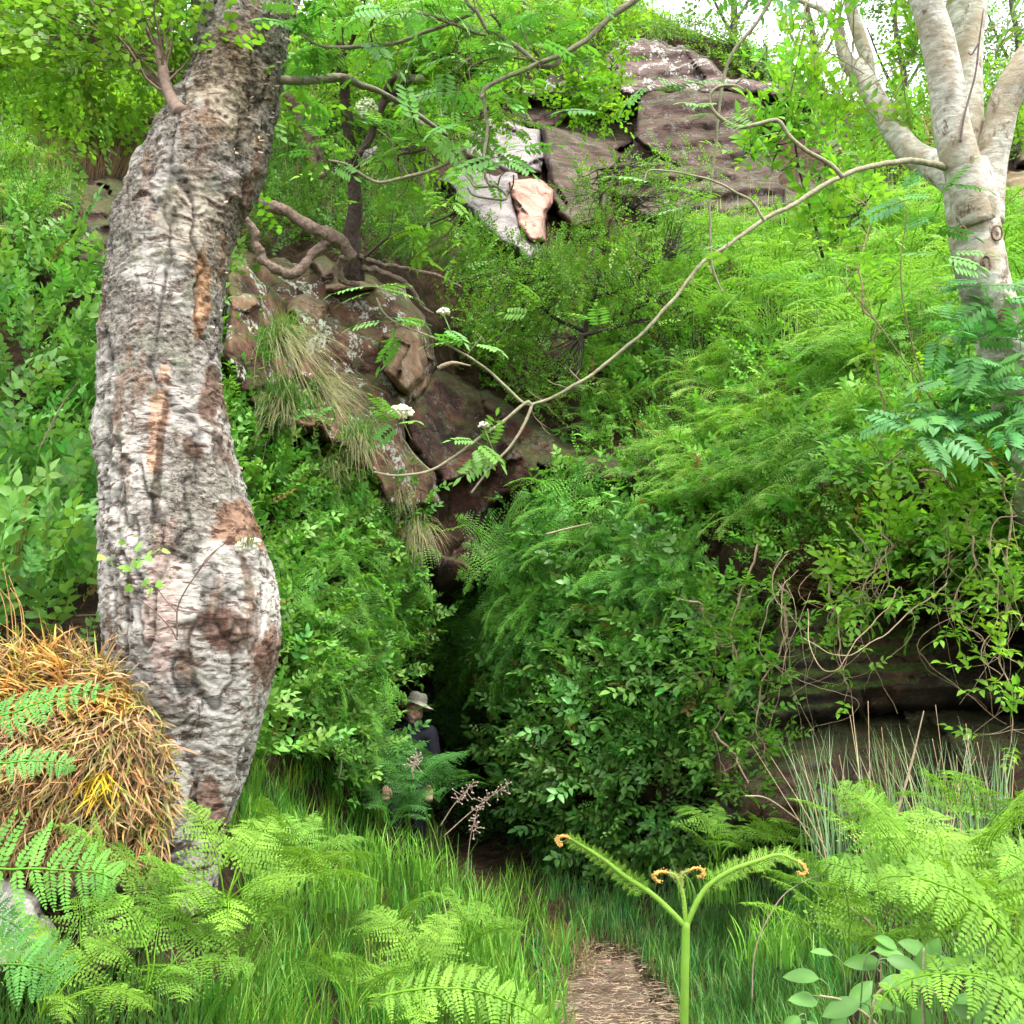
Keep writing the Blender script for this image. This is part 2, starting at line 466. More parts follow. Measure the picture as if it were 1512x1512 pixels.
def colmat(name, rough=.85, scale=45, bump=.8, spec=.2, var=.42, dist=.006):
    """wood or straw whose colour comes with the geometry, varied by noise"""
    m = NT(name); a = m.n('ShaderNodeAttribute', attribute_name='Col').outputs['Color']; f = m.noise(scale, 5, .7)
    return m.finish(m.mix(1., a, m.ramp(f, [(.25, 1 - var), (.75, 1 + var)]), 'MULTIPLY'), rough, m.bump(f, bump, dist), spec)

def rock_mat(name, cols, lichen=.5, moss=.4, scale=3., strata=0, dark=.0, lc=(.5, .52, .46)):
    m = NT(name)
    f = m.noise(scale, 8, .65, dist=.4)
    st = m.noise(1.5, 6, .6, vec=m.coord((1.2, 1.2, 9)))
    base = m.ramp(m.math('ADD', m.math('MULTIPLY', f, 1 - strata), m.math('MULTIPLY', st, strata)),
                  [(.32, cols[0]), (.45, cols[1]), (.55, cols[2]), (.68, cols[3])])
    crack = m.ramp(m.n('ShaderNodeTexVoronoi', {'Vector': m.n('ShaderNodeVectorMath', {0: m.coord((1, 1, 1.8)), 1: m.n('ShaderNodeTexNoise', {'Scale': 2.5, 'Detail': 4.}).outputs[1]}, operation='ADD').outputs[0], 'Scale': 1.3}, feature='DISTANCE_TO_EDGE').outputs[0], [(0, .25), (.012, 1.)])
    base = m.mix(.8, base, crack, 'MULTIPLY')
    grain = m.noise(55, 5, .7)
    base = m.mix(1., base, m.ramp(grain, [(.3, .7), (.7, 1.25)]), 'MULTIPLY')
    l = m.ramp(m.math('MULTIPLY', m.ramp(m.noise(4.5, 6, .7), [(.5, 0.), (.58, 1.)]), m.ramp(m.noise(26, 5, .75), [(.46, 0.), (.54, 1.)])), [(.4, 0.), (.6, 1.)])
    base = m.mix(m.math('MULTIPLY', l, lichen), base, lc)
    nz = m.n('ShaderNodeSeparateXYZ', {0: m.n('ShaderNodeNewGeometry').outputs['Normal']}).outputs[2]
    mo = m.ramp(m.math('ADD', m.math('MULTIPLY', nz, .35), m.noise(5, 6, .7)), [(.66 - moss * .25, 0.), (.8 - moss * .2, 1.)])
    mcol = m.ramp(m.noise(40, 4, .7), [(.3, (.03, .05, .012)), (.7, (.10, .14, .03))])
    base = m.mix(m.math('MULTIPLY', mo, min(1, moss * 1.4)), base, mcol)
    nb = m.bump(f, .8, .08); nb = m.bump(grain, .55, .012, nb); nb = m.bump(crack, .5, .03, nb); nb = m.bump(st, .3 + strata, .04, nb)
    return m.finish(base, .88, nb, .25)

M = {}
def make_materials():
    M['leaf'] = leaf_mat('leaf'); M['leaf_back'] = leaf_mat('leaf_backlit', trans=.5)
    M['gloss_leaf'] = leaf_mat('glossy_leaf', trans=.28, rough=.38, spec=.5)
    M['fern'] = leaf_mat('fern_green', trans=.4, rough=.6, spec=.2)
    M['grass'] = leaf_mat('grass_green', trans=.3, rough=.5, spec=.35)
    M['straw'] = leaf_mat('dry_straw', trans=.2, rough=.6, spec=.25)
    M['wood'] = colmat('twig_bark'); M['root'] = colmat('root_bark', scale=34, bump=1., var=.75, dist=.025)
    # old birch bark
    m = NT('old_birch_bark')
    big = m.noise(2.2, 7, .65, dist=.5); streak = m.noise(9, 8, .75, vec=m.coord((1.2, 1.2, 4)), dist=.8)
    fine = m.noise(48, 7, .8, vec=m.coord((1, 1, 1.7)), dist=.4)
    base = m.ramp(fine, [(.38, (.03, .024, .02)), (.45, (.17, .145, .12)), (.52, (.36, .33, .29)), (.6, (.66, .63, .58))])
    white = m.mix(m.ramp(streak, [(.44, 0.), (.5, 1.)]), (.20, .15, .13), (.82, .80, .77))
    z = m.n('ShaderNodeSeparateXYZ', {0: m.tc.outputs['Object']}).outputs[2]
    low = m.n('ShaderNodeMapRange', {0: z, 1: 2.2, 2: .7, 3: -.05, 4: .16}).outputs[0]
    base = m.mix(m.ramp(m.math('ADD', big, low), [(.50, 0.), (.56, 1.)]), base, white)
    warm = m.ramp(m.noise(3.1, 5, .6, vec=m.coord((2.2, 2.2, .7))), [(.56, 0.), (.64, 1.)])
    base = m.mix(m.math('MULTIPLY', warm, .75), base, m.ramp(fine, [(.4, (.10, .05, .03)), (.55, (.36, .2, .12)), (.68, (.55, .38, .26))]))
    dk = m.ramp(m.noise(4.2, 6, .75, vec=m.coord((1.3, 1.3, .8)), dist=1.), [(.59, 0.), (.64, 1.)])
    base = m.mix(m.math('MULTIPLY', dk, .85), base, m.ramp(fine, [(.4, (.03, .022, .018)), (.6, (.14, .09, .07))]))
    li = m.ramp(m.noise(8.5, 6, .75), [(.54, 0.), (.6, 1.)])
    base = m.mix(m.math('MULTIPLY', li, .55), base, m.ramp(fine, [(.4, (.2, .23, .17)), (.6, (.5, .54, .42))]))
    crv = m.n('ShaderNodeAttribute', attribute_name='Col').outputs['Color']
    base = m.mix(1., base, crv, 'MULTIPLY')
    nb = m.bump(big, .4, .03); nb = m.bump(streak, .6, .014, nb); nb = m.bump(fine, 1., .016, nb)
    base = m.mix(1., base, (.68, .655, .61), 'MULTIPLY')
    M['birch'] = m.finish(base, .85, nb, .3)
    # smooth pale bark
    m = NT('pale_smooth_bark')
    st = m.noise(8, 6, .65, vec=m.coord((2, 2, 5)), dist=.5); big = m.noise(5, 5, .6)
    base = m.ramp(st, [(.3, (.22, .2, .15)), (.48, (.42, .40, .33)), (.62, (.60, .59, .52))])
    base = m.mix(m.ramp(big, [(.46, 0.), (.6, .8)]), base, (.30, .24, .15))
    base = m.mix(m.ramp(m.noise(7, 6, .75, vec=m.coord((1.5, 1.5, .8))), [(.57, 0.), (.63, .85)]), base, (.13, .075, .045))
    base = m.mix(m.ramp(m.noise(14, 5, .7), [(.58, 0.), (.66, .5)]), base, (.33, .4, .26))
    base = m.mix(1., base, m.n('ShaderNodeAttribute', attribute_name='Col').outputs['Color'], 'MULTIPLY')
    M['pale'] = m.finish(base, .7, m.bump(st, .5, .012, m.bump(big, .6, .03)), .3)
    # rocks
    M['red'] = rock_mat('red_sandstone', [(.03, .018, .013), (.09, .05, .036), (.19, .095, .062), (.29, .19, .14)], .95, .42)
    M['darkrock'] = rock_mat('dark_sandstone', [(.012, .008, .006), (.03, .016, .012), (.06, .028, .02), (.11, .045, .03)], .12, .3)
    M['brown'] = rock_mat('brown_boulder', [(.08, .045, .03), (.17, .10, .065), (.25, .145, .09), (.32, .21, .14)], .3, .25)
    M['pink'] = rock_mat('pink_sandstone', [(.2, .10, .075), (.38, .2, .15), (.46, .26, .2), (.5, .33, .27)], .2, .0)
    M['lilac'] = rock_mat('grey_lilac_sandstone', [(.10, .08, .075), (.19, .16, .155), (.26, .225, .22), (.34, .30, .295)], .3, .05, strata=.3)
    M['cliff'] = rock_mat('cliff_sandstone', [(.018, .011, .009), (.045, .027, .021), (.085, .052, .04), (.15, .105, .085)], .15, .15, strata=.45)
    M['clifftop'] = rock_mat('weathered_clifftop_stone', [(.05, .033, .028), (.10, .066, .056), (.16, .115, .10), (.27, .22, .2)], .9, .05, strata=.5)
    M['mossrock'] = rock_mat('mossy_dark_stone', [(.02, .017, .013), (.05, .038, .028), (.085, .058, .04), (.15, .08, .05)], .25, .75, strata=.3, lc=(.12, .16, .11))
    M['slabrock'] = rock_mat('damp_slab_stone', [(.03, .024, .02), (.065, .045, .033), (.13, .07, .047), (.22, .115, .075)], .35, .35, strata=.3, lc=(.16, .18, .14))
    M['greyrock'] = rock_mat('grey_stone', [(.12, .1, .09), (.22, .2, .18), (.32, .29, .27), (.42, .39, .36)], .6, .2)
    # soil
    m = NT('soil_and_litter')
    f = m.noise(7, 8, .7); g = m.noise(60, 4, .7)
    b = m.ramp(f, [(.3, (.018, .011, .007)), (.5, (.05, .032, .018)), (.62, (.10, .065, .035)), (.72, (.05, .065, .02))])
    b = m.mix(1., b, m.ramp(g, [(.3, .6), (.7, 1.4)]), 'MULTIPLY')
    M['soil'] = m.finish(b, .95, m.bump(g, .8, .02, m.bump(f, .8, .1)), .15)
    m = NT('trodden_earth')
    f = m.noise(6, 8, .7); g = m.noise(70, 6, .8, vec=m.coord((1, 2.2, 1)))
    b = m.ramp(f, [(.3, (.07, .045, .03)), (.5, (.15, .10, .075)), (.65, (.24, .17, .13))])
    b = m.mix(1., b, m.ramp(g, [(.38, .45), (.62, 1.5)]), 'MULTIPLY')
    M['earth'] = m.finish(b, .95, m.bump(g, .7, .012, m.bump(f, .6, .06)), .15)
    M['skin'] = simple('skin', (.6, .33, .25), .5, .12, 30, .15)
    M['navy'] = simple('navy_fabric', (.007, .008, .015), .8, .3, 12, .5)
    M['collar'] = simple('grey_blue_fabric', (.05, .06, .11), .8, .3, 30, .4)
    M['khaki'] = simple('khaki_canvas', (.42, .41, .33), .85, .15, 40, .4)
    M['hair'] = simple('grey_brown_stubble', (.14, .10, .08), .8, .3, 80, .5)
    M['eye'] = simple('dark_eye', (.02, .015, .01), .3, .2, 50, .1)
    M['white'] = leaf_mat('cream_blossom', trans=.2, rough=.7, spec=.1)
make_materials()

# ---------------------------------------------------------------- hillside sheet
def hillside():
    xs = np.unique(np.concatenate([np.arange(-2600, -300, 60), np.arange(-300, 1820, 9), np.arange(1820, 4201, 80)]).astype(float))
    nr = 190
    t = np.linspace(0, 1, nr)
    sk = skyline(xs)
    # rows: far-below part coarse, frame part fine
    ys = np.where(t[:, None] < .12, 4000 + (1700 - 4000) * (t[:, None] / .12), 1700 + (sk[None] - 1700) * ((t[:, None] - .12) / .88))
    X = np.broadcast_to(xs[None], ys.shape)
    V = P(X, ys, D(X, ys))
    # beyond the brow the land runs back, falling a little
    last = V[-1]; back = []
    for k, (dy, dz) in enumerate([(.4, .05), (1.2, .05), (3, -.1), (7, -.5), (16, -1.5), (40, -4), (120, -8), (400, -14)]):
        q = last.copy(); q[:, 1] += dy; q[:, 0] *= 1 + dy / 40; q[:, 2] += dz; back.append(q)
    front = V[0].copy(); fr = []
    for k, dy in enumerate([30, 4]):
        q = front.copy(); q[:, 1] -= dy; q[:, 2] = 0; fr.append(q)
    V = np.concatenate([np.stack(fr), V, np.stack(back)])
    h, w = V.shape[:2]
    i = np.arange(h - 1)[:, None] * w; j = np.arange(w - 1)[None]
    f = np.stack([i + j, i + j + 1, i + w + j + 1, i + w + j], -1).reshape(-1, 4)
    o = MB().add(V.reshape(-1, 3), None, f).build('hillside', M['soil'], origin=(0, 0, 0))
    tag(o, 'steep earth bank of the gully rising behind the path', 'hillside', kind='structure')
    g = MB(); g.add([(-600, -600, -.06), (600, -600, -.06), (600, 600, -.06), (-600, 600, -.06)], None, [(0, 1, 2, 3)])
    tag(g.build('ground', M['soil'], origin=(0, 0, -.06)), 'bare dark earth of the gully floor', 'ground', kind='structure')
hillside()

def patch(name, label, poly, mat, bulge=.3, plate=.12, nseed=9, edge=30, step=3.5, seed=0, fine=.03, thick=.35, dfun=None, cat='rock', strata=0, tilt=.0025, kind=None, parent=None):
    """a solid body of rock whose outline is poly, standing proud of the bank and sunk into it all round"""
    g = np.random.default_rng(seed)
    a = np.array(poly, float); lo = a.min(0) - 6; hi = a.max(0) + 6
    xs = np.arange(lo[0], hi[0] + step, step); ys = np.arange(lo[1], hi[1] + step, step)
    X, Y = np.meshgrid(xs, ys)
    q = v3(X, Y)
    jx = X + 16 * (fbm(q / 26 + seed, 3) - .5); jy = Y + 16 * (fbm(q / 26 + 31 + seed, 3) - .5)
    ins = inside(jx, jy, poly); ed = np.where(ins, edgedist(jx, jy, poly), 0)
    # broken plates
    wx = X + 40 * (fbm(q / 70 + 3 + seed, 3) - .5); wy = Y + 40 * (fbm(q / 70 + 7 + seed, 3) - .5)
    sx = g.uniform(lo[0], hi[0], nseed); sy = g.uniform(lo[1], hi[1], nseed)
    dd = (wx[..., None] - sx) ** 2 + ((wy[..., None] - sy) * 1.5) ** 2
    k = dd.argmin(-1)
    ds = np.sort(dd, -1); gap = np.clip((np.sqrt(ds[..., 1]) - np.sqrt(ds[..., 0])) / 8, 0, 1) if nseed > 1 else np.ones_like(X)
    off = g.uniform(-plate, plate, nseed); tx = g.normal(0, tilt, nseed); ty = g.normal(0, tilt, nseed)
    pl = off[k] + tx[k] * (X - sx[k]) + ty[k] * (Y - sy[k])
    pl = np.clip(pl, -plate * 2.2, plate * 2.2) - .05 * plate * 8 * (1 - gap) * .25
    base = D(X, Y, False) if dfun is None else dfun(X, Y)
    e = np.clip(ed / edge, 0, 1); e = np.sqrt(1 - (1 - e) ** 2)
    Z = base + thick * (1 - e) - bulge * e - pl * e - fine * 3 * (fbm(q / 30. + seed, 4) - .5) - fine * (fbm(q / 8. + seed, 3) - .5)
    if strata: Z = Z + strata * (np.abs(((Y + 14 * fbm(q / 60 + seed, 3) + X * .06) / 26) % 1 - .5) - .25) * e
    V = P(X, Y, Z)
    h, w = X.shape
    i = np.arange(h - 1)[:, None] * w; j = np.arange(w - 1)[None]
    f = np.stack([i + j, i + j + 1, i + w + j + 1, i + w + j], -1)
    ok = ins[:-1, :-1] | ins[1:, :-1] | ins[:-1, 1:] | ins[1:, 1:]
    f = f[ok]
    # close the back
    back = V + (FW * (thick + .35) if kind is None else np.array([0, 0, -.12]))
    n0 = V.size // 3
    used = np.unique(f); remap = -np.ones(n0, int); remap[used] = np.arange(len(used))
    Vf = V.reshape(-1, 3)[used]; Vb = back.reshape(-1, 3)[used]; f = remap[f]; nu = len(used)
    ee = np.concatenate([f[:, [0, 1]], f[:, [1, 2]], f[:, [2, 3]], f[:, [3, 0]]])
    key = np.sort(ee, 1); _, inv, cnt = np.unique(key[:, 0] * nu + key[:, 1], return_inverse=True, return_counts=True)
    b = ee[cnt[inv] == 1]
    side = np.stack([b[:, 1], b[:, 0], b[:, 0] + nu, b[:, 1] + nu], 1)
    mb = MB().add(np.vstack([Vf, Vb]), None, np.vstack([f, f[:, ::-1] + nu, side]))
    o = mb.build(name, mat, parent)
    if parent is None: tag(o, label, cat, kind=kind)
    return o

# ---- rock, far to near
patch('cliff', 'upper brown sandstone cliff with a dark overhanging band under a pale ledge', [(690, 138), (900, 128), (1060, 130), (1215, 134), (1290, 200), (1280, 310), (1150, 330), (1010, 262), (900, 236), (770, 190), (690, 180)], M['cliff'], .15, .4, 9, 9, 3.5, 3, .06, strata=.22, tilt=.005, cat='cliff')
patch('cliff', 'weathered top layer of the upper cliff with grey lichen patches', [(640, 120), (700, 100), (800, 118), (870, 78), (905, 58), (965, 58), (1045, 80), (1075, 112), (1150, 120), (1225, 132), (1215, 146), (1050, 141), (900, 143), (760, 142), (640, 150)], M['clifftop'], 1.1, .2, 8, 7, 3.5, 5, .05, strata=.3, tilt=.004, cat='cliff')
patch('rock_ledge', 'layered sandstone ledges at the foot of the upper cliff', [(880, 238), (1000, 235), (1090, 250), (1180, 280), (1225, 310), (1200, 345), (1120, 330), (1080, 360), (960, 330), (900, 290)], M['cliff'], .6, .3, 9, 8, 3.5, 8, .05, strata=.5, cat='rock ledge')
patch('boulder', 'rounded brown boulder wedged under the upper cliff', [(800, 186), (835, 190), (905, 212), (922, 232), (905, 280), (890, 340), (840, 340), (812, 300), (803, 240)], M['cliff'], .7, .2, 6, 14, 3, 4, .04, cat='boulder')
patch('boulder', 'pale grey boulder with a notch beneath its top left of the brown boulder', [(680, 176), (710, 170), (760, 182), (800, 190), (806, 262), (740, 258), (690, 236)], M['lilac'], .6, .12, 5, 14, 3, 9, .03, cat='boulder')
patch('rock_slab', 'smooth lilac grey slab leaning below the pale boulder', [(650, 262), (700, 250), (765, 256), (770, 330), (800, 375), (785, 398), (745, 370), (690, 325)], M['lilac'], 1.0, .05, 3, 18, 3, 12, .025, cat='rock slab')
patch('rock_block', 'fresh salmon pink sandstone block beside the grey slab', [(752, 258), (790, 262), (818, 278), (816, 306), (806, 322), (804, 356), (786, 362), (762, 330), (756, 300)], M['pink'], 1.1, .05, 3, 9, 2.5, 14, .05, cat='rock')
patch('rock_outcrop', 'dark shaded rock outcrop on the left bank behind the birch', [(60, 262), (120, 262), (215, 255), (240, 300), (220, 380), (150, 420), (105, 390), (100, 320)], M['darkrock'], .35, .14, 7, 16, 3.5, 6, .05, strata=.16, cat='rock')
patch('rock_outcrop', 'lichen spotted red sandstone face between the birch and the cave', [(322, 395), (380, 372), (440, 380), (540, 402), (600, 424), (632, 470), (648, 540), (610, 600), (600, 650), (650, 690), (660, 760), (640, 850), (612, 870), (585, 800), (545, 715), (470, 650), (400, 625), (345, 590), (322, 520)], M['red'], .55, .14, 14, 22, 3, 2, .04, tilt=.0025, cat='rock')
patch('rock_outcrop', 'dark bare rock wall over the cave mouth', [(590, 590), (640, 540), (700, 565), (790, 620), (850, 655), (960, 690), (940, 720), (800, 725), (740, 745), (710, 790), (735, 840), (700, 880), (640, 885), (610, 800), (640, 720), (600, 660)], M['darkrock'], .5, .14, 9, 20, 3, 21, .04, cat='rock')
patch('boulder', 'orange brown wedge boulder jutting from the red face', [(562, 490), (600, 472), (622, 490), (634, 530), (628, 565), (604, 586), (575, 570), (562, 548), (572, 520)], M['brown'], 1.05, .06, 4, 16, 2.5, 3, .03, cat='boulder')
patch('stone', 'squared brown stone set in the red face under the hanging root', [(424, 442), (455, 432), (486, 446), (484, 468), (458, 490), (438, 482), (422, 462)], M['brown'], .8, .03, 3, 11, 2, 5, .02, cat='stone')
patch('stone', 'rounded stone with a white lichen spot by the birch trunk', [(330, 440), (350, 424), (385, 430), (395, 450), (370, 474), (336, 470)], M['red'], .8, .03, 3, 12, 2, 6, .02, cat='stone')
patch('stone', 'green mossy round stone left under the root loop', [(336, 388), (352, 366), (382, 372), (384, 405), (360, 422), (340, 414)], M['slabrock'], .6, .03, 3, 14, 2, 7, .02, cat='stone')
patch('stone', 'mossy round stone right under the root loop', [(455, 388), (480, 374), (508, 384), (500, 412), (470, 420)], M['slabrock'], .6, .03, 3, 14, 2, 8, .02, cat='stone')
patch('stone_slab', 'thin flat slab stone jutting out below the rowan roots', [(478, 418), (505, 412), (560, 416), (562, 428), (520, 432), (480, 430)], M['brown'], .85, .02, 2, 6, 2, 9, .02, cat='stone')
def _ov(X, Y): return 6.55 + .0 * X + np.clip((Y - 900) / 400, -.3, 1) * .5
patch('rock_overhang', 'dark mossy rock under the leafy overhang at right', [(1150, 905), (1230, 880), (1330, 862), (1480, 850), (1620, 840), (1640, 1058), (1500, 1050), (1380, 1048), (1260, 1056), (1180, 1075), (1120, 1080), (1120, 980)], M['mossrock'], .1, .1, 7, 24, 4, 4, .04, dfun=lambda X, Y: 6.95 + 0 * X, strata=.12, cat='rock')
patch('rock_slab', 'low reddish slab with a domed top under the dark overhang', [(1080, 1150), (1140, 1100), (1230, 1068), (1340, 1054), (1460, 1054), (1620, 1072), (1640, 1290), (1400, 1280), (1200, 1262), (1080, 1220)], M['slabrock'], .2, .08, 5, 45, 4, 7, .04, dfun=lambda X, Y: 6.5 + np.clip((1150 - Y) / 100, 0, 1) ** 2 * .6, strata=.06, cat='rock slab')
patch('rock', 'pale grey rock low on the left edge under the straw tussock', [(-140, 1285), (20, 1290), (58, 1318), (84, 1365), (88, 1410), (70, 1435), (-140, 1450)], M['greyrock'], .25, .06, 4, 18, 3, 8, .02, thick=.2)
patch('rock', 'dark crevice rock beneath the birch root at lower left', [(70, 1300), (160, 1290), (240, 1310), (230, 1400), (150, 1450), (80, 1440)], M['darkrock'], .12, .05, 4, 18, 3, 9, .02, thick=.2)
patch('rock', 'reddish brown rock seen right of the pale stemmed tree', [(1480, 262), (1530, 250), (1640, 250), (1640, 360), (1540, 350), (1485, 330)], M['brown'], .5, .1, 3, 14, 3, 2, .03)
patch('rock', 'dark eroded crag under the brow at the far right edge', [(1490, 190), (1560, 180), (1660, 180), (1660, 245), (1500, 245)], M['cliff'], .5, .1, 3, 12, 3, 4, .05, strata=.1)
patch('path', 'trodden brown earth path', [(835, 1440), (865, 1412), (905, 1398), (928, 1404), (940, 1424), (965, 1450), (990, 1490), (1020, 1600), (1020, 1900), (800, 1900), (820, 1600), (822, 1490)], M['earth'], .04, .0, 1, 25, 4, 3, .03, thick=.04, cat='path', kind='structure')

# ---------------------------------------------------------------- person
def remeshed(objs_mb, vox, name):
    me = objs_mb.mesh(name + '_src', None)
    o = bpy.data.objects.new(name + '_src', me); COL.objects.link(o)
    r = o.modifiers.new('r', 'REMESH'); r.mode = 'VOXEL'; r.voxel_size = vox; r.use_smooth_shade = True
    s = o.modifiers.new('s', 'SMOOTH'); s.factor = .6; s.iterations = 4
    dg = bpy.context.evaluated_depsgraph_get(); dg.update()
    ev = o.evaluated_get(dg); m2 = bpy.data.meshes.new_from_object(ev)
    v = np.empty(len(m2.vertices) * 3, np.float32); m2.vertices.foreach_get('co', v); v = v.reshape(-1, 3).astype(float)
    fs = [tuple(p.vertices) for p in m2.polygons]
    bpy.data.objects.remove(o, do_unlink=True); bpy.data.meshes.remove(me)
    bpy.data.meshes.remove(m2)
    f4 = [f for f in fs if len(f) == 4]; f3 = [f for f in fs if len(f) == 3]
    return MB().add(v, f3, f4)
def ball(mb, c, r, n=20):
    c = np.array(c, float); r = np.broadcast_to(np.array(r, float), 3)
    th = np.linspace(0, math.pi, n // 2 + 1)[1:-1]; ph = np.linspace(0, 2 * math.pi, n, endpoint=False)
    Tt, Pp = np.meshgrid(th, ph, indexing='ij')
    v = np.stack([np.sin(Tt) * np.cos(Pp), np.sin(Tt) * np.sin(Pp), np.cos(Tt)], -1)
    h, w = Tt.shape; i = np.arange(h - 1)[:, None] * w; j = np.arange(w)[None]; k = (j + 1) % w
    f = np.stack([i + j, i + w + j, i + w + k, i + k], -1).reshape(-1, 4)
    V = np.vstack([v.reshape(-1, 3), [0, 0, 1], [0, 0, -1]]) * r + c
    f3 = [(h * w, q, (q + 1) % w) for q in range(w)] + [(h * w + 1, (h - 1) * w + (q + 1) % w, (h - 1) * w + q) for q in range(w)]
    mb.add(V, f3, f)
def limb(mb, pts, rs, sides=14):
    tube(mb, catmull(pts, 18), rs, sides); ball(mb, pts[0], rs[0] * .99, 14); ball(mb, pts[-1], rs[-1] * .99, 14)

def person():
    base = P(600, 1250, 9.6); base = np.array([base[0], base[1], .09])
    t = thing('person', 'person in a pale sun hat and dark zipped jacket standing in the cave mouth', 'person', base)
    B = lambda *a: np.array(a, float) + base
    # head in its own frame, tilted and turned
    hc = np.array([.06, -.10, 1.325]); tl = Matrix.Rotation(math.radians(15), 3, 'Y') @ Matrix.Rotation(math.radians(-12), 3, 'X') @ Matrix.Rotation(math.radians(12), 3, 'Z')
    tl = np.array(tl)
    def H(mb0):
        v, a, b, c = mb0.arrays(); return MB().add(v @ tl.T + hc + base, a, b, c)
    hd = MB()
    ball(hd, (0, .012, .035), (.079, .098, .098), 26); ball(hd, (0, -.022, -.045), (.062, .072, .075), 22); ball(hd, (0, -.055, -.098), (.032, .032, .026), 14)
    for s in (1, -1):
        ball(hd, (s * .036, -.068, -.022), (.026, .022, .026)); ball(hd, (s * .08, .012, -.005), (.012, .024, .034))
        ball(hd, (s * .03, -.078, .032), (.026, .014, .01))
    ball(hd, (0, -.098, -.018), (.014, .018, .02)); limb(hd, [(0, -.082, .025), (0, -.092, .005), (0, -.1, -.015)], [.009, .011, .012], 10)
    ball(hd, (0, -.086, -.058), (.027, .013, .008)); ball(hd, (0, -.084, -.07), (.023, .013, .008))
    body = MB(); body.join(H(hd))
    limb(body, [B(.05, 0, 1.18), B(.05, -.04, 1.23), hc + base + (0, .01, -.05)], [.066, .058, .056])
    # torso, arms with hands, legs
    limb(body, [B(0, 0, .84), B(0, .005, 1.0), B(.02, 0, 1.12)], [.15, .14, .13])
    ball(body, B(0, 0, .80), (.17, .12, .12)); ball(body, B(.02, 0, 1.12), (.19, .11, .1))
    for s in (1, -1):
        sh = B(.02 + s * .18, 0, 1.14); el = B(.02 + s * .24, -.02, .86); wr = B(.02 + s * .2, -.16, .66)
        limb(body, [sh, el], [.055, .042]); limb(body, [el, wr], [.042, .028])
        ball(body, wr + (0, -.03, -.05), (.04, .024, .05))
        for q in range(4):
            a = wr + (-.03 + .02 * q, -.04, -.085); limb(body, [a, a + (0, -.012, -.035), a + (0, .004, -.062 + .006 * abs(q - 1.5))], [.0105, .0095, .008], 8)
        a = wr + (-s * .04, -.04, -.035); limb(body, [a, a + (-s * .018, -.02, -.03), a + (-s * .012, -.026, -.055)], [.012, .011, .009], 8)
        limb(body, [B(s * .09, 0, .78), B(s * .11, -.05, .42)], [.088, .06]); limb(body, [B(s * .11, -.05, .42), B(s * .12, .02, .06)], [.058, .04])
        limb(body, [B(s * .12, .03, .035), B(s * .13, -.14, .025)], [.04, .034])
    tag(remeshed(body, .0075, 'body').build('body', M['skin'], t))
    j = MB()
    limb(j, [B(0, 0, .74), B(0, 0, 1.0), B(.02, 0, 1.1)], [.185, .172, .155], 20); ball(j, B(.02, 0, 1.11), (.225, .135, .105), 24)
    for s in (1, -1):
        sh = B(.02 + s * .185, 0, 1.13); el = B(.02 + s * .25, -.02, .85); wr = B(.02 + s * .2, -.155, .675)
        limb(j, [sh, el], [.078, .062]); limb(j, [el, wr], [.062, .045])
    jk = remeshed(j, .014, 'jacket').build('jacket', M['navy'], t)
    c = MB(); th = np.linspace(-2.6, 2.6, 26) - math.pi / 2
    ring = lambda r, z, dy: np.stack([base[0] + .045 + r * np.cos(th), base[1] - .02 + dy + r * np.sin(th) * .95, base[2] + z + .02 * np.cos(th + math.pi / 2) * 0 - .025 * np.exp(-((th + math.pi / 2) / .6) ** 2)], -1)
    rows = [ring(.082, 1.165, 0), ring(.08, 1.235, 0), ring(.088, 1.245, 0), ring(.108, 1.2, 0), ring(.115, 1.17, 0)]
    V = np.stack(rows); n = 26; i = np.arange(4)[:, None] * n; q = np.arange(n - 1)[None]
    c.add(V.reshape(-1, 3), None, np.stack([i + q, i + q + 1, i + n + q + 1, i + n + q], -1).reshape(-1, 4))
    c.build('collar', M['collar'], jk)
    z = MB(); tube(z, [B(.04, -.148, 1.15), B(.03, -.17, 1.0), B(.02, -.19, .78)], [.004], 6); z.build('zip', M['collar'], jk)
    tr = MB()
    ball(tr, B(0, 0, .79), (.185, .135, .13))
    for s in (1, -1): limb(tr, [B(s * .09, 0, .78), B(s * .11, -.05, .42), B(s * .12, .02, .1)], [.105, .078, .065])
    remeshed(tr, .016, 'trousers').build('trousers', M['navy'], t)
    st = MB(); ball(st, (0, -.03, -.068), (.062, .0655, .05), 22); ball(st, (0, -.058, -.102), (.033, .032, .025), 14)
    H(st).build('stubble', M['hair'], t)
    for s in (1, -1):
        e = MB(); ball(e, (s * .031, -.083, .014), (.011, .008, .005)); H(e).build('eye', M['eye'], t)
    # hat: lathe with waved brim
    def lathe(prof, wav=0):
        n = 40; th = np.linspace(0, 2 * math.pi, n, endpoint=False); V = []
        for k, (r, zz) in enumerate(prof):
            w = wav * max(0, (r - .11) / .08)
            V.append(np.stack([r * np.cos(th), r * 1.12 * np.sin(th), zz + w * np.cos(2 * th) + w * .4 * np.sin(3 * th + 1)], -1))
        V = np.stack(V); m = len(prof); i = np.arange(m - 1)[:, None] * n; jn = np.arange(n)[None]; k = (jn + 1) % n
        f = np.stack([i + jn, i + k, i + n + k, i + n + jn], -1).reshape(-1, 4)
        return MB().add(V.reshape(-1, 3), None, f)
    hat = lathe([(.004, .19), (.045, .189), (.075, .18), (.088, .164), (.091, .14), (.093, .118), (.096, .102), (.12, .088), (.15, .072), (.172, .06), (.174, .056), (.148, .066), (.118, .08), (.092, .094), (.087, .115), (.084, .158), (.045, .18), (.004, .182)], .016)
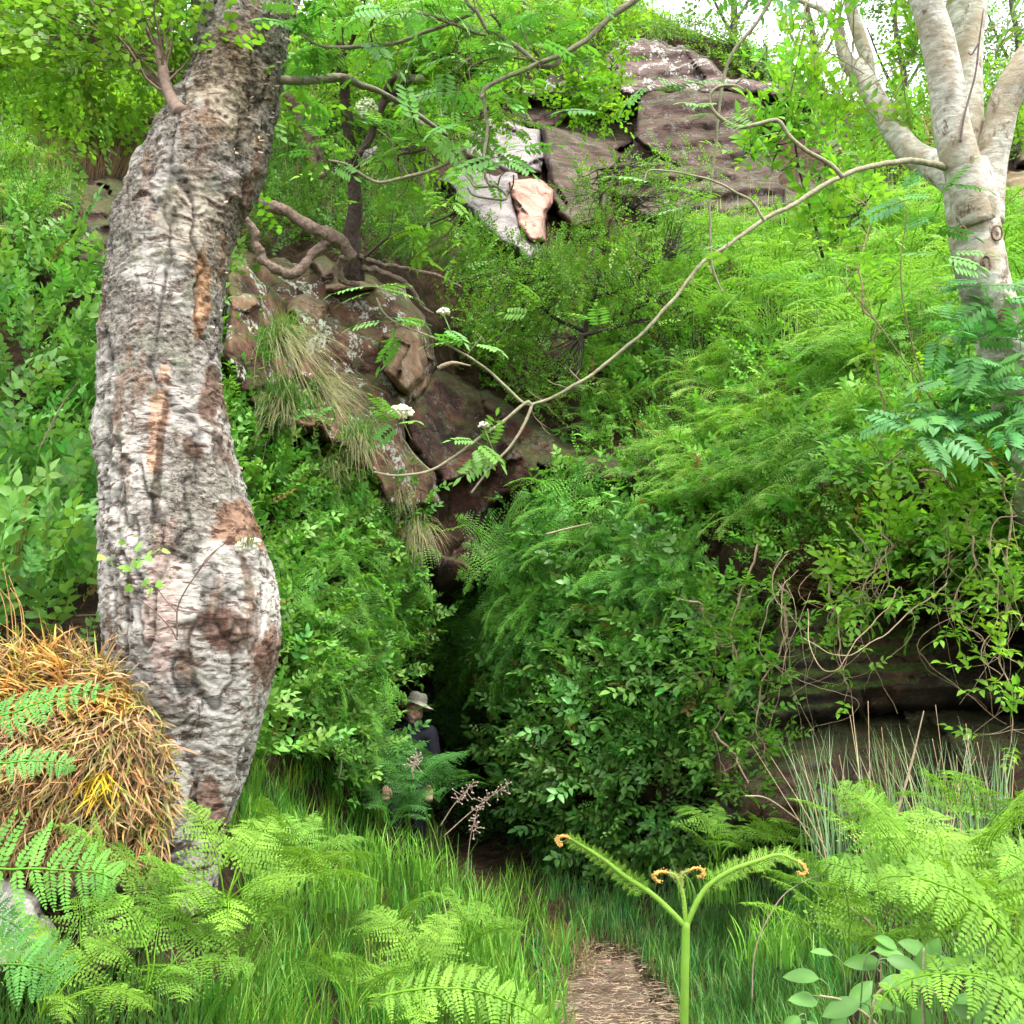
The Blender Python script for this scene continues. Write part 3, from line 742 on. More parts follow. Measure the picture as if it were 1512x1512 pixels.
    v, a, b, c = hat.arrays(); v[:, 2] += .006 * np.sin(v[:, 0] * 60 + v[:, 1] * 30) * (v[:, 2] > .12)
    ho = H(MB().add(v, a, b, c)).build('hat', M['khaki'], t)
    H(lathe([(.0935, .12), (.0965, .122), (.0985, .104), (.095, .1)])).build('hat_band', M['khaki'], ho)
person()
# ---------------------------------------------------------------- leaf sprays
BR = (.20, .15, .10)
BIRCH = [spray_T(leaf_T(.8, .05, .1, .35), 9, .16, seed=i, stem=(.5, .4, .3), bend=.16, r=.006) for i in range(3)]
OVAL = [spray_T(leaf_T(.52, .08, .14), 4, .33, opposite=True, seed=10 + i, stem=(.8, .7, .4), r=.011) for i in range(3)]
OVALN = [spray_T(leaf_T(.5, .1, .2), 3, .36, opposite=True, seed=20 + i, stem=(.8, .7, .4), r=.012, upl=.8) for i in range(3)]
SMALL = [spray_T(diamond_T(.7, .08), 12, .14, seed=30 + i, stem=(.35, .25, .2), bend=.1, r=.007) for i in range(3)]
PINN = [pinnate_T(6, .34, 0), pinnate_T(7, .3, 1)]
WILL = [spray_T(leaf_T(.42, .06, .12), 7, .34, seed=40 + i, stem=(.8, .8, .4), r=.01, upl=.7) for i in range(3)]

def sprays(mb, Ts, pos, size, tint, out=None, spread=1., upb=.3, droop=0., lim=None, g=R):
    """scatter sprays with random headings; out = preferred heading"""
    n = len(pos)
    X = g.normal(0, 1, (n, 3)) * spread + np.array([0, 0, upb - droop])
    if out is not None: X = X + out * 1.6
    X = unit(X); Z = unit(g.normal(0, .45, (n, 3)) + np.array([0, -.15, 1.]))
    k = g.integers(0, len(Ts), n); sz = size * g.uniform(.65, 1.3, n)
    for i, T in enumerate(Ts):
        m = k == i
        batch(mb, T, pos[m], X[m], Z[m], sz[m], tint[m])

def cloud(blobs, g=R):
    """points in ellipsoids given as (px, py, rx, ry, depth, depth radius, n)"""
    out = []
    for (x, y, rx, ry, d, dr, n) in blobs:
        v = unit(g.normal(0, 1, (n, 3))) * (g.uniform(0, 1, (n, 1)) ** .45)
        out.append(P(x + v[:, 0] * rx, y + v[:, 1] * ry, d + v[:, 2] * dr))
    return np.concatenate(out)

def poly3(pts, d):
    a = np.array(pts, float)
    dd = np.full(len(a), d, float) if np.isscalar(d) else np.interp(np.linspace(0, 1, len(a)), np.linspace(0, 1, len(d)), d)
    return P(a[:, 0], a[:, 1], dd)
def limb_path(mb, pts, d, w, sides=8, c=BR, rough=.35, n=None, wig=0, seed=0):
    """branch through photo points; w = widths in photo pixels"""
    p3 = poly3(pts, d); n = n or max(14, len(pts) * 7); q = catmull(p3, n)
    dm = np.interp(np.linspace(0, 1, n), np.linspace(0, 1, np.size(d)), np.atleast_1d(d))
    r = np.interp(np.linspace(0, 1, n), np.linspace(0, 1, np.size(w)), np.atleast_1d(w)) / 1512 * dm / 2
    if wig: q = q + (np.stack([fbm(q * 9 + seed + 5 * k, 2) for k in range(3)], -1) - .5) * wig
    tube(mb, q, r, sides, c, rough, seed=seed)
    return q
def twigs(mb, path, n, L, r0, c=BR, up=.2, g=R, kids=2):
    """crooked side twigs along a path; returns points on them and headings"""
    P_, H_ = [], []
    T = unit(np.gradient(path, axis=0))
    for _ in range(n):
        i = g.integers(len(path) // 5, len(path)); p = path[i]; h = unit(T[i] * .6 + g.normal(0, .8, 3) + [0, 0, up]); l = L * g.uniform(.5, 1.2)
        pts = [p]
        for k in range(5):
            h = unit(h + g.normal(0, .28, 3)); p = p + h * l / 5; pts.append(p)
        q = catmull(pts, 10); tube(mb, q, [r0, r0 * .35], 4, c, cap=False)
        P_ += list(q[3:]); H_ += list(unit(np.gradient(q, axis=0))[3:])
        for kk in range(kids):
            j = g.integers(2, 9); h2 = unit(H_[-1] + g.normal(0, .8, 3)); q2 = np.stack([q[j] + h2 * l * .45 * s + g.normal(0, .006, 3) for s in (0, .35, .7, 1)])
            q2[0] = q[j]; tube(mb, q2, [r0 * .6, r0 * .25], 3, c, cap=False); P_ += list(q2[1:]); H_ += [h2] * 3
    return np.array(P_), np.array(H_)

# ---------------------------------------------------------------- old birch at left
def rings_trunk(rows, d, nz, nt, disp, seed=0, flute=0.035):
    """rows = (py, left px, right px); a closed trunk surface with bark relief"""
    a = np.array(rows, float); t = np.linspace(0, 1, nz); s = np.linspace(0, 1, len(a))
    C = catmull(np.stack([(a[:, 1] + a[:, 2]) / 2, a[:, 0], (a[:, 2] - a[:, 1]) / 2], 1), nz)
    dd = np.interp(t, np.linspace(0, 1, np.size(d)), d) if np.size(d) > 1 else np.full(nz, float(d))
    th = np.linspace(0, 2 * math.pi, nt, endpoint=False)
    cen = P(C[:, 0], C[:, 1], dd); rad = C[:, 2] / 1512 * dd * .95
    tang = unit(np.gradient(cen, axis=0)); side = unit(RT - tang * (tang @ RT)[:, None]); fr = unit(np.cross(tang, side))
    w = 1 + flute * np.cos(3 * th[None] + 1.2 + 2.5 * t[:, None]) + flute * .6 * np.cos(5 * th[None] - 4 * t[:, None])
    w = w / np.maximum(1e-6, np.abs(w * np.cos(th)).max(1, keepdims=True))
    N = np.cos(th)[None, :, None] * side[:, None] + np.sin(th)[None, :, None] * fr[:, None]
    V = cen[:, None] + N * (rad[:, None] * w)[..., None]
    dsp, col = disp(V, th[None] + 0 * w, t[:, None] + 0 * w)
    V = V + N * dsp[..., None]
    i = np.arange(nz - 1)[:, None] * nt; j = np.arange(nt)[None]; k = (j + 1) % nt
    f = np.stack([i + j, i + k, i + nt + k, i + nt + j], -1).reshape(-1, 4)
    return V, f, col
def birch_disp(V, th, t):
    q = V * np.array([1, 1, 1.])
    lo = np.clip((1.9 - V[..., 2]) / .5, 0, 1)     # the foot of the tree is ribbed lengthwise
    plates = fbm(q * [9, 9, 14] + 3, 4) * (1 - lo) + fbm(q * [11, 11, 2.2] + 3, 4) * lo; fl = vnoise(q * [26, 26, 52] + 8 * fbm(q * 9, 2)[..., None]) * (1 - .5 * lo); f2 = vnoise(q * [60, 60, 120])
    up = np.clip(1.15 - t * .9, .25, 1)
    ridge = 1 - np.abs(2 * fbm(q * [5, 5, 2.2] + 11, 4) - 1)
    crack = np.clip((ridge - .93) / .07, 0, 1)
    flake = np.clip(fl - .45, 0, 1)
    d = (plates - .5) * .045 * up + flake * .020 * up + (f2 - .5) * .008 - crack * .014
    col = (1 - .6 * crack)[..., None] * np.ones(3)
    # stains and peeled places of the bark, where the tree has them (photo px to world)
    for (x, y, rx, ry, c) in [(186, 700, 46, 110, (1.3, 1.3, 1.3)), (395, 900, 36, 70, (1.5, 1.5, 1.5)), (300, 1150, 60, 110, (1.1, 1.1, 1.12)), (233, 620, 13, 90, (1.15, .8, .62)), (305, 440, 9, 70, (1.2, .75, .5)), (262, 900, 26, 120, (1.2, 1.0, .98)), (352, 765, 34, 42, (.7, .45, .33)), (345, 935, 40, 40, (.5, .36, .32)), (285, 660, 16, 20, (.35, .25, .2)), (240, 700, 7, 120, (.4, .36, .33)), (395, 985, 14, 60, (.5, .36, .3)), (318, 1200, 16, 60, (.6, .42, .36)), (325, 590, 14, 50, (.5, .34, .28)), (330, 100, 60, 100, (.95, .85, .7)), (300, 330, 60, 90, (.98, .92, .82))]:
        c0 = P(x, y, 3.7 if y > 600 else 4.0); s = 3.8 / 1512
        q2 = ((V[..., 0] - c0[0]) / (rx * s)) ** 2 + ((V[..., 2] - c0[2]) / (ry * s)) ** 2 + (fbm(V * 14 + x, 4) - .5) * 2.4
        w = np.clip((1.0 - q2) * 2.5, 0, 1)[..., None] * (V[..., 1:2] < np.interp(V[..., 2:3], [0, 4], [4.0, 4.25])); col = col * (1 - w) + col * np.array(c) * w
    return d, col
def old_birch():
    rows = [(-150, 300, 462), (-60, 292, 452), (0, 284, 440), (50, 283, 428), (100, 279, 420), (150, 262, 412), (200, 234, 402), (250, 207, 388), (300, 180, 362),
            (350, 162, 344), (400, 158, 338), (450, 151, 332), (500, 147, 330), (550, 144, 330), (600, 140, 338), (650, 138, 348), (700, 142, 362), (750, 143, 376),
            (800, 142, 394), (850, 144, 412), (900, 146, 426), (950, 152, 429), (1000, 166, 420), (1050, 190, 405), (1100, 215, 388), (1150, 232, 368), (1200, 240, 348), (1240, 246, 334), (1290, 250, 326), (1340, 250, 320)]
    b = P(285, 1270, 3.75)
    t = thing('birch_tree', 'thick leaning old birch with flaking grey and white bark beside the straw tussock', 'tree', b)
    V, f, c = rings_trunk(rows, [4.45, 4.3, 4.2, 4.1, 4.0, 3.92, 3.86, 3.8, 3.75, 3.72], 620, 420, birch_disp)
    tk = MB().add(V.reshape(-1, 3), None, f, c.reshape(-1, 3)).build('trunk', M['birch'], t)
    # buttress root running down-left
    V, f, c = rings_trunk([(1060, 205, 300), (1120, 222, 300), (1180, 228, 300), (1230, 215, 290), (1270, 205, 270), (1310, 196, 245), (1350, 190, 235)], 3.66, 120, 120, birch_disp)
    MB().add(V.reshape(-1, 3), None, f, c.reshape(-1, 3)).build('root', M['birch'], t)
    # loose curls of bark standing off the trunk
    g = np.random.default_rng(5); mb = MB()
    a = np.array(rows, float)
    for _ in range(420):
        py = g.uniform(0, 800); l, r = np.interp(py, a[:, 0], a[:, 1]), np.interp(py, a[:, 0], a[:, 2])
        ph = g.uniform(-1.15, 1.15); px = (l + r) / 2 + (r - l) / 2 * math.sin(ph) * .99; dd = np.interp(py, [-150, 1340], [4.45, 3.72]) - math.cos(ph) * (r - l) / 2 / 1512 * 4
        p = P(px, py, dd - .002); n = unit(RT * math.sin(ph) - FW * math.cos(ph)); tg = unit(np.cross(n, [0, 0, 1.]) * g.choice([1, -1]) + [0, 0, g.normal(0, .3)])
        L = g.uniform(.01, .035); W = g.uniform(.004, .014); rows_ = []
        for k in range(4):
            u = k / 3; c0 = p + tg * L * u * .8 + n * L * .5 * u * u; wv = np.array([0, 0, W * (1 - .4 * u) / 2]); rows_ += [c0 - wv + n * .002, c0 + wv + n * .002]
        cc = np.array([.6, .52, .44]) * g.uniform(.4, 1.25) * (1, g.uniform(.85, 1), g.uniform(.75, 1))
        mb.add(rows_, None, [(0, 1, 3, 2), (2, 3, 5, 4), (4, 5, 7, 6)], cc)
    tag(mb.build('peeling_bark', M['straw'], tk), kind='stuff')
    ms = MB(); p = np.array([P(366 + g.normal(0, 7), 803 + g.normal(0, 4), 3.66) for _ in range(60)])
    blades(ms, p + [0, -.02, 0], .02, unit(g.normal(0, 1, (60, 3))), .5, .004, (.22, .2, .03), seg=2)
    for q in p[:24]: ball(ms, q, (.014, .012, .009), 8)
    tag(ms.build('moss', M['leaf'], tk))
    # two limbs leaving the scar at left, with foliage
    def br(pts, d, w, c=(.2, .14, .11), **k):
        m = MB(); q = limb_path(m, pts, d, w, 9, c, **k); return m, q
    leafp, leafh = [], []
    lm, q = br([(268, 168), (258, 155), (246, 130), (240, 100), (233, 70), (222, 45), (205, 22), (185, 0), (160, -40)], [4.0, 4.2, 4.6], [24, 17, 15, 13, 11])
    p, h = twigs(lm, q, 26, .55, .006); leafp.append(p); leafh.append(h)
    B1 = lm.build('branch', M['wood'], t)
    lm, q = br([(236, 78), (238, 50), (250, 20), (256, -20)], [4.2, 4.4], [10, 7]); p, h = twigs(lm, q, 12, .45, .005); leafp.append(p); leafh.append(h); lm.build('branch', M['wood'], t)
    lm, q = br([(250, 136), (215, 108), (175, 84), (135, 66), (95, 48), (50, 35), (0, 24), (-60, 10), (-160, -10)], [4.1, 4.8, 5.4], [9, 8, 7, 5]); p, h = twigs(lm, q, 42, .6, .005); leafp.append(p); leafh.append(h); lm.build('branch', M['wood'], t)
    lm, q = br([(235, 78), (180, 62), (150, 40), (110, 0), (70, -50)], [4.2, 4.9], [5, 4]); p, h = twigs(lm, q, 26, .6, .004); leafp.append(p); leafh.append(h); lm.build('branch', M['wood'], t)
    lm, q = br([(418, 118), (450, 119), (508, 115), (530, 125), (560, 135), (600, 158), (640, 186), (660, 200)], [4.1, 4.8], [13, 13, 9, 7, 5], (.42, .42, .34)); lm.build('branch', M['pale'], t)
    pts = np.concatenate(leafp); hd = np.concatenate(leafh)
    pts = pts + R.normal(0, .04, pts.shape)
    m = MB(); sprays(m, BIRCH, pts, .22, jit(len(pts), (.19, .37, .04), .25), hd, .8, 0)
    m.build('leaves', M['leaf_back'], t)
    # epicormic shoot low on the trunk
    s = MB()
    for pp, w in [([(262, 945), (250, 925), (225, 900), (198, 880)], 3), ([(262, 940), (262, 900), (275, 870), (300, 835), (320, 812)], 3), ([(262, 905), (240, 880), (228, 860)], 2), ([(288, 850), (310, 820), (352, 788)], 2)]:
        limb_path(s, pp, 3.42, [w, 1.2], 5, (.16, .1, .08), 0)
    shoot = s.build('shoot', M['wood'], t)
    s = MB(); g = np.random.default_rng(8)
    n = 26; px = g.normal(205, 22, n); py = g.normal(838, 20, n)
    batch(s, leaf_T(.85, .08, .1, .3), P(px, py, g.uniform(3.36, 3.46, n)), g.normal(0, 1, (n, 3)) * [1, .4, .7], g.normal(0, .5, (n, 3)) + [0, -1, .5], g.uniform(.022, .038, n), jit(n, (.22, .42, .08)))
    s.build('leaves', M['leaf'], shoot)
old_birch()

# ---------------------------------------------------------------- pale multi stemmed tree at right
def pale_disp(V, th, t):
    q = V; return (fbm(q * 6, 3) - .5) * .035 + (vnoise(q * [12, 12, 40]) - .5) * .005, (1 - .35 * np.clip((fbm(q * [7, 7, 3] + 4, 3) - .55) * 6, 0, 1))[..., None] * np.ones(3)
def pale_tree():
    t = thing('rowan_tree', 'pale smooth barked tree with several stems rising from the top of the right bank', 'tree', P(1530, 820, 5.15))
    V, f, c = rings_trunk([(240, 1402, 1462), (275, 1396, 1474), (320, 1397, 1478), (370, 1406, 1484), (420, 1418, 1494), (470, 1432, 1508), (520, 1444, 1518), (580, 1462, 1540), (640, 1484, 1562), (700, 1496, 1580), (760, 1498, 1600), (840, 1490, 1620), (920, 1545, 1720), (980, 1560, 1760)], [5.15, 5.15, 5.15, 5.18, 5.4, 5.9, 6.5], 260, 120, pale_disp)
    MB().add(V.reshape(-1, 3), None, f, c.reshape(-1, 3)).build('trunk', M['pale'], t)
    def stem(pts, d, w, name='stem', n=None):
        m = MB(); q = limb_path(m, pts, d, w, 22, (1, 1, 1), .12, n=n or 60); m.build(name, M['pale'], t); return q
    stem([(1440, 330), (1425, 262), (1408, 200), (1398, 130), (1384, 60), (1368, 0), (1350, -80), (1330, -160)], [5.1, 5.0, 4.9], [58, 54, 50, 46, 42, 38])
    stem([(1446, 320), (1440, 250), (1430, 180), (1426, 110), (1424, 60), (1428, 0), (1440, -90)], [5.2, 5.3], [50, 42, 44, 50, 58, 54])
    stem([(1455, 330), (1462, 250), (1472, 200), (1484, 150), (1508, 105), (1545, 50), (1590, -30)], [5.15, 5.1, 5.0], [50, 46, 44, 46, 44, 40])
    stem([(1412, 270), (1380, 245), (1345, 225), (1318, 190), (1298, 155), (1282, 125), (1272, 96)], [5.2, 5.5, 5.8], [44, 42, 36, 32, 30, 30])
    stem([(1281, 135), (1280, 90), (1268, 50), (1256, 10), (1248, -50)], [5.75, 5.8], [22, 20, 18, 16])
    stem([(1276, 110), (1254, 96), (1243, 70), (1236, 40), (1215, 15), (1180, 0), (1150, -15)], [5.8, 5.9], [28, 22, 16, 11, 8, 6])
    m = MB(); limb_path(m, [(1418, 210), (1424, 170), (1440, 110), (1446, 60), (1452, 15)], [4.95, 4.9], [3.5, 3, 2], 5, (.16, .12, .1)); limb_path(m, [(1446, 62), (1435, 80), (1430, 78)], 4.9, [3, 2], 4, (.16, .12, .1)); m.build('twig', M['wood'], t)
    # knots and torn bark
    for (x, y, r) in [(1421, 342, 8), (1472, 344, 11), (1444, 245, 10), (1480, 470, 13), (1455, 388, 10)]:
        k = MB(); a = np.linspace(0, 2 * math.pi, 14); c0 = P(x, y, 5.02)
        tube(k, c0 + (np.cos(a)[:, None] * RT * .7 + np.sin(a)[:, None] * UP) * r / 1512 * 5.0, [.005, .005], 6, (.3, .24, .17), .9, cap=False); ball(k, c0 + FW * .02, (r / 600, .012, r / 480), 10); k.c = [np.broadcast_to([.2, .13, .08], x_.shape) for x_ in k.c]
        k.build('knot', M['root'], t)
    # long crossing branch
    wc = (.25, .23, .145)
    m = MB(); q0 = limb_path(m, [(1400, 250), (1388, 245), (1350, 238), (1320, 240), (1270, 250), (1232, 266), (1175, 300), (1120, 330), (1075, 362), (1040, 385), (1000, 435), (960, 480), (910, 525), (860, 562), (820, 585), (785, 598)],
                           [5.15, 4.6, 4.2, 4.0, 3.9], [11, 9, 7.5, 6.5, 5.6, 5, 4.7, 4.4], 10, wc, .6, 220, wig=.012)
    twigs(m, q0, 16, .14, .0022, (.24, .2, .13), kids=1)
    for pp, w in [([(785, 598), (775, 596), (740, 625), (710, 645), (670, 675), (640, 692), (610, 700), (580, 703), (552, 698)], [7, 5.5, 4]), ([(786, 597), (775, 625), (755, 658), (725, 690), (697, 727)], [6, 5, 4]),
                  ([(784, 598), (770, 593), (745, 570), (720, 545), (690, 525), (655, 505), (620, 492), (590, 480), (568, 462), (556, 440)], [6, 5, 4, 3]), ([(636, 693), (612, 672), (600, 655), (590, 642)], [3.5, 2.5]),
                  ([(583, 702), (578, 690), (570, 680)], [3.5, 2.5]), ([(1128, 326), (1110, 298), (1090, 285), (1045, 265), (965, 250), (950, 268)], [6, 5, 3.5, 2]), ([(690, 525), (700, 512), (712, 498)], [3, 2])]:
        limb_path(m, pp, [3.9, 3.85], np.array(w) * .8, 8, wc, .5, 60, wig=.012)
    limb_path(m, [(1245, 262), (1225, 242), (1190, 222), (1165, 200), (1148, 178), (1120, 183), (1090, 188), (1065, 175), (1050, 158), (1049, 140), (1062, 128), (1085, 126)], [4.1, 4.0], [7, 6, 6, 5, 4], 6, wc, .15)
    br = m.build('branch', M['wood'], t)
    # leaves along it: pinnate, mostly at the shoots
    g = np.random.default_rng(3); l = MB()
    spots = [(555, 425, 4, 26), (575, 470, 3, 22), (600, 495, 2, 16), (690, 510, 3, 22), (640, 480, 2, 22), (720, 665, 5, 30), (700, 650, 3, 24), (590, 622, 4, 20), (962, 268, 2, 22), (1010, 300, 2, 16), (1050, 160, 3, 20), (1080, 380, 2, 22), (790, 460, 2, 20), (880, 480, 2, 18), (1100, 420, 3, 26), (1110, 200, 3, 22), (1390, 380, 4, 26)]
    for (x, y, n, r) in spots:
        X = g.normal(0, 1, (n, 3)) * [1, .5, .55] + [-.3, -.1, 0]
        batch(l, PINN[0], P(x + g.normal(0, r * .35, n), y + g.normal(0, r * .3, n), 3.86 + g.normal(0, .03, n)), X, g.normal(0, .4, (n, 3)) + [0, -.5, 1], g.uniform(.10, .17, n), jit(n, (.15, .34, .06)))
    l.build('leaves', M['leaf'], br)
    for (x, y, s) in [(592, 608, 1.), (655, 460, .25), (715, 628, .2)]:
        fl = MB(); n = int(150 * s) + 20; a = unit(g.normal(0, 1, (n, 3))) * g.uniform(.3, 1, (n, 1)) ** .5 * [.048, .04, .024] * s ** .5
        c0 = P(x, y, 3.85)
        for v in a[:: 1]: ball(fl, c0 + v, .0055, 6)
        fl.c = [np.broadcast_to([.78, .76, .6], x_.shape) for x_ in fl.c]
        tube(fl, [c0 + v3(np.array(0.), np.array(0.), np.array(-.01)), c0 + [.02, .01, -.06], P(x + 15, y + 40, 3.88)], .002, 4, (.3, .4, .15)); fl.build('blossom', M['white'], br)
    # foliage of the stems above, small sprays
    cl = cloud([(1230, 150, 60, 60, 5.6, .3, 26), (1180, 60, 50, 50, 5.7, .3, 24), (1350, 60, 40, 60, 5.7, .3, 26), (1490, 120, 50, 70, 5.6, .3, 26), (1320, 170, 30, 30, 5.3, .2, 8), (1400, -60, 160, 60, 5.3, .5, 90)])
    l = MB(); sprays(l, WILL, cl, .20, jit(len(cl), (.19, .38, .04)), None, 1, .1); 
    for q in cl[::2]: tube(l, [q, q + R.normal(0, .12, 3) + [0, 0, .08], q + [.1, 0, .3]], [.003, .004], 3, (.4, .35, .2), cap=False)
    l.build('leaves', M['leaf_back'], t)
    # pinnate shoots springing low round the trunk
    cl = cloud([(1450, 420, 50, 40, 4.95, .15, 12), (1440, 500, 70, 50, 4.9, .2, 22), (1430, 590, 70, 50, 4.8, .2, 28), (1490, 620, 40, 70, 4.8, .2, 34), (1500, 520, 30, 40, 4.85, .1, 10), (1360, 640, 50, 30, 4.7, .2, 10), (1370, 300, 40, 40, 4.9, .1, 8)])
    l = MB(); n = len(cl); batch(l, PINN[1], cl, g.normal(0, 1, (n, 3)) * [1, .5, .3], g.normal(0, .35, (n, 3)) + [0, -.4, 1], g.uniform(.16, .27, n), jit(n, (.09, .27, .07)))
    for pp in [[(1470, 700), (1400, 620), (1340, 540), (1290, 470), (1240, 410)], [(1420, 640), (1370, 580), (1340, 480), (1330, 400), (1340, 310)], [(1500, 690), (1420, 650), (1360, 600)]]:
        limb_path(l, pp, [4.95, 4.7], [3.6, 2.2, 1.5], 5, (.26, .2, .12), 0)
    l.build('shoot', M['leaf'], t)
pale_tree()

# ---------------------------------------------------------------- rowan on the ledge, roots exposed
def ledge_tree():
    t = thing('rowan_tree', 'small crooked dark stemmed rowan clinging to the ledge with bare roots over the rock', 'tree', P(522, 400, 9.0))
    dk = (.07, .05, .04)
    m = MB(); q = limb_path(m, [(524, 415), (522, 385), (520, 350), (524, 310), (522, 270), (518, 230), (513, 180), (509, 130), (504, 90), (496, 45), (480, 0), (470, -40)], [8.9, 8.7, 8.4], [30, 24, 20, 18, 15, 12, 10], 14, dk, .5, 90); m.build('trunk', M['root'], t)
    rc = (.2, .14, .11)
    for pp, w, d in [([(366, 280), (385, 296), (420, 312), (445, 328), (480, 345), (505, 357), (520, 378)], [13, 17, 17, 18, 16], [8.3, 8.6]), ([(356, 320), (372, 336), (378, 362), (390, 388), (412, 402), (436, 404), (452, 388), (470, 368), (495, 358), (515, 372)], [10, 13, 14, 15, 14, 13], [8.25, 8.6]),
                     ([(422, 140), (440, 165), (456, 195), (466, 235), (476, 262)], [16, 15, 11], [8.6, 8.7]), ([(452, 150), (462, 185), (475, 225), (478, 260)], [7, 6], [8.5, 8.7]), ([(535, 395), (560, 400), (600, 420), (620, 450), (640, 460)], [10, 7, 4], [8.8, 9.1]),
                     ([(530, 380), (575, 392), (640, 405), (680, 425)], [8, 6, 4], [8.8, 9.4]), ([(505, 380), (500, 395), (505, 415), (530, 420)], [12, 8], [8.7, 8.8])]:
        m = MB(); limb_path(m, pp, d, w, 20, rc, 1.0, 160, wig=.05, seed=len(pp)); m.build('root', M['root'], t)
    sv = []
    def br(pts, w, d=(8.4, 8.0), c=dk, mat='wood', tw=10, L=.5):
        m = MB(); q = limb_path(m, pts, list(d), w, 9, c, .3, 50)
        if tw: p, h = twigs(m, q, tw, L, .006, c); sv.append((p, h))
        m.build('branch', M[mat], t); return q
    br([(518, 232), (535, 222), (548, 200), (556, 175), (568, 150), (590, 132), (610, 112), (617, 85), (625, 55), (645, 30), (660, 0)], [12, 13, 12, 9, 8, 5])
    br([(560, 165), (566, 150), (572, 130), (582, 113)], [12, 10], tw=0)
    br([(578, 112), (600, 114), (622, 116)], [10, 11, 11], c=(.24, .23, .18), tw=0)
    br([(575, 130), (605, 118), (640, 92), (665, 80), (720, 78)], [8, 6, 3])
    br([(580, 155), (590, 148), (600, 168), (620, 180), (640, 188)], [7, 8, 6], c=(.36, .34, .27), tw=4)
    br([(640, 190), (668, 180), (690, 150), (696, 110), (712, 92)], [4, 4, 3], tw=8)
    br([(562, 97), (590, 97), (612, 92), (630, 60), (640, 40)], [8, 6, 4], c=(.38, .37, .3), tw=4)
    br([(510, 130), (500, 100), (520, 60), (535, 20), (545, -20)], [7, 5], tw=10)
    br([(524, 250), (560, 232), (610, 225), (650, 215), (720, 210)], [5, 4, 2], tw=10)
    br([(540, 240), (545, 228), (556, 232), (556, 222)], [13, 16, 14], tw=0, c=(.22, .2, .18))
    br([(538, 380), (575, 350), (620, 335), (660, 320), (690, 300)], [5, 4, 2], tw=6)
    pts = np.concatenate([a for a, b in sv]); hd = np.concatenate([b for a, b in sv])
    k = R.permutation(len(pts))[:260]; extra = cloud([(560, 60, 120, 70, 8.6, .7, 110), (440, 110, 40, 60, 8.8, .5, 50), (640, 40, 110, 60, 8.8, .7, 90), (590, 190, 80, 40, 8.7, .5, 40)])
    pts = np.concatenate([pts[k], extra]); n = len(pts)
    m = MB(); X = R.normal(0, 1, (n, 3)); batch(m, PINN[0], pts, X * [1, 1, .5], R.normal(0, .35, (n, 3)) + [0, -.2, 1], R.uniform(.14, .25, n), jit(n, (.17, .36, .05), .25))
    k = R.permutation(n)[:n // 2]; sprays(m, WILL, pts[k] + R.normal(0, .1, (len(k), 3)), .22, jit(len(k), (.19, .38, .04), .25))
    m.build('leaves', M['leaf_back'], t)
    # blossom
    g = np.random.default_rng(4); b = MB()
    for v in unit(g.normal(0, 1, (160, 3))) * g.uniform(.3, 1, (160, 1)) ** .5 * [.09, .08, .08]: ball(b, P(541, 160, 8.1) + v, .012, 6)
    b.c = [np.broadcast_to([.55, .62, .38], x.shape) for x in b.c]; b.build('blossom', M['white'], t)
ledge_tree()

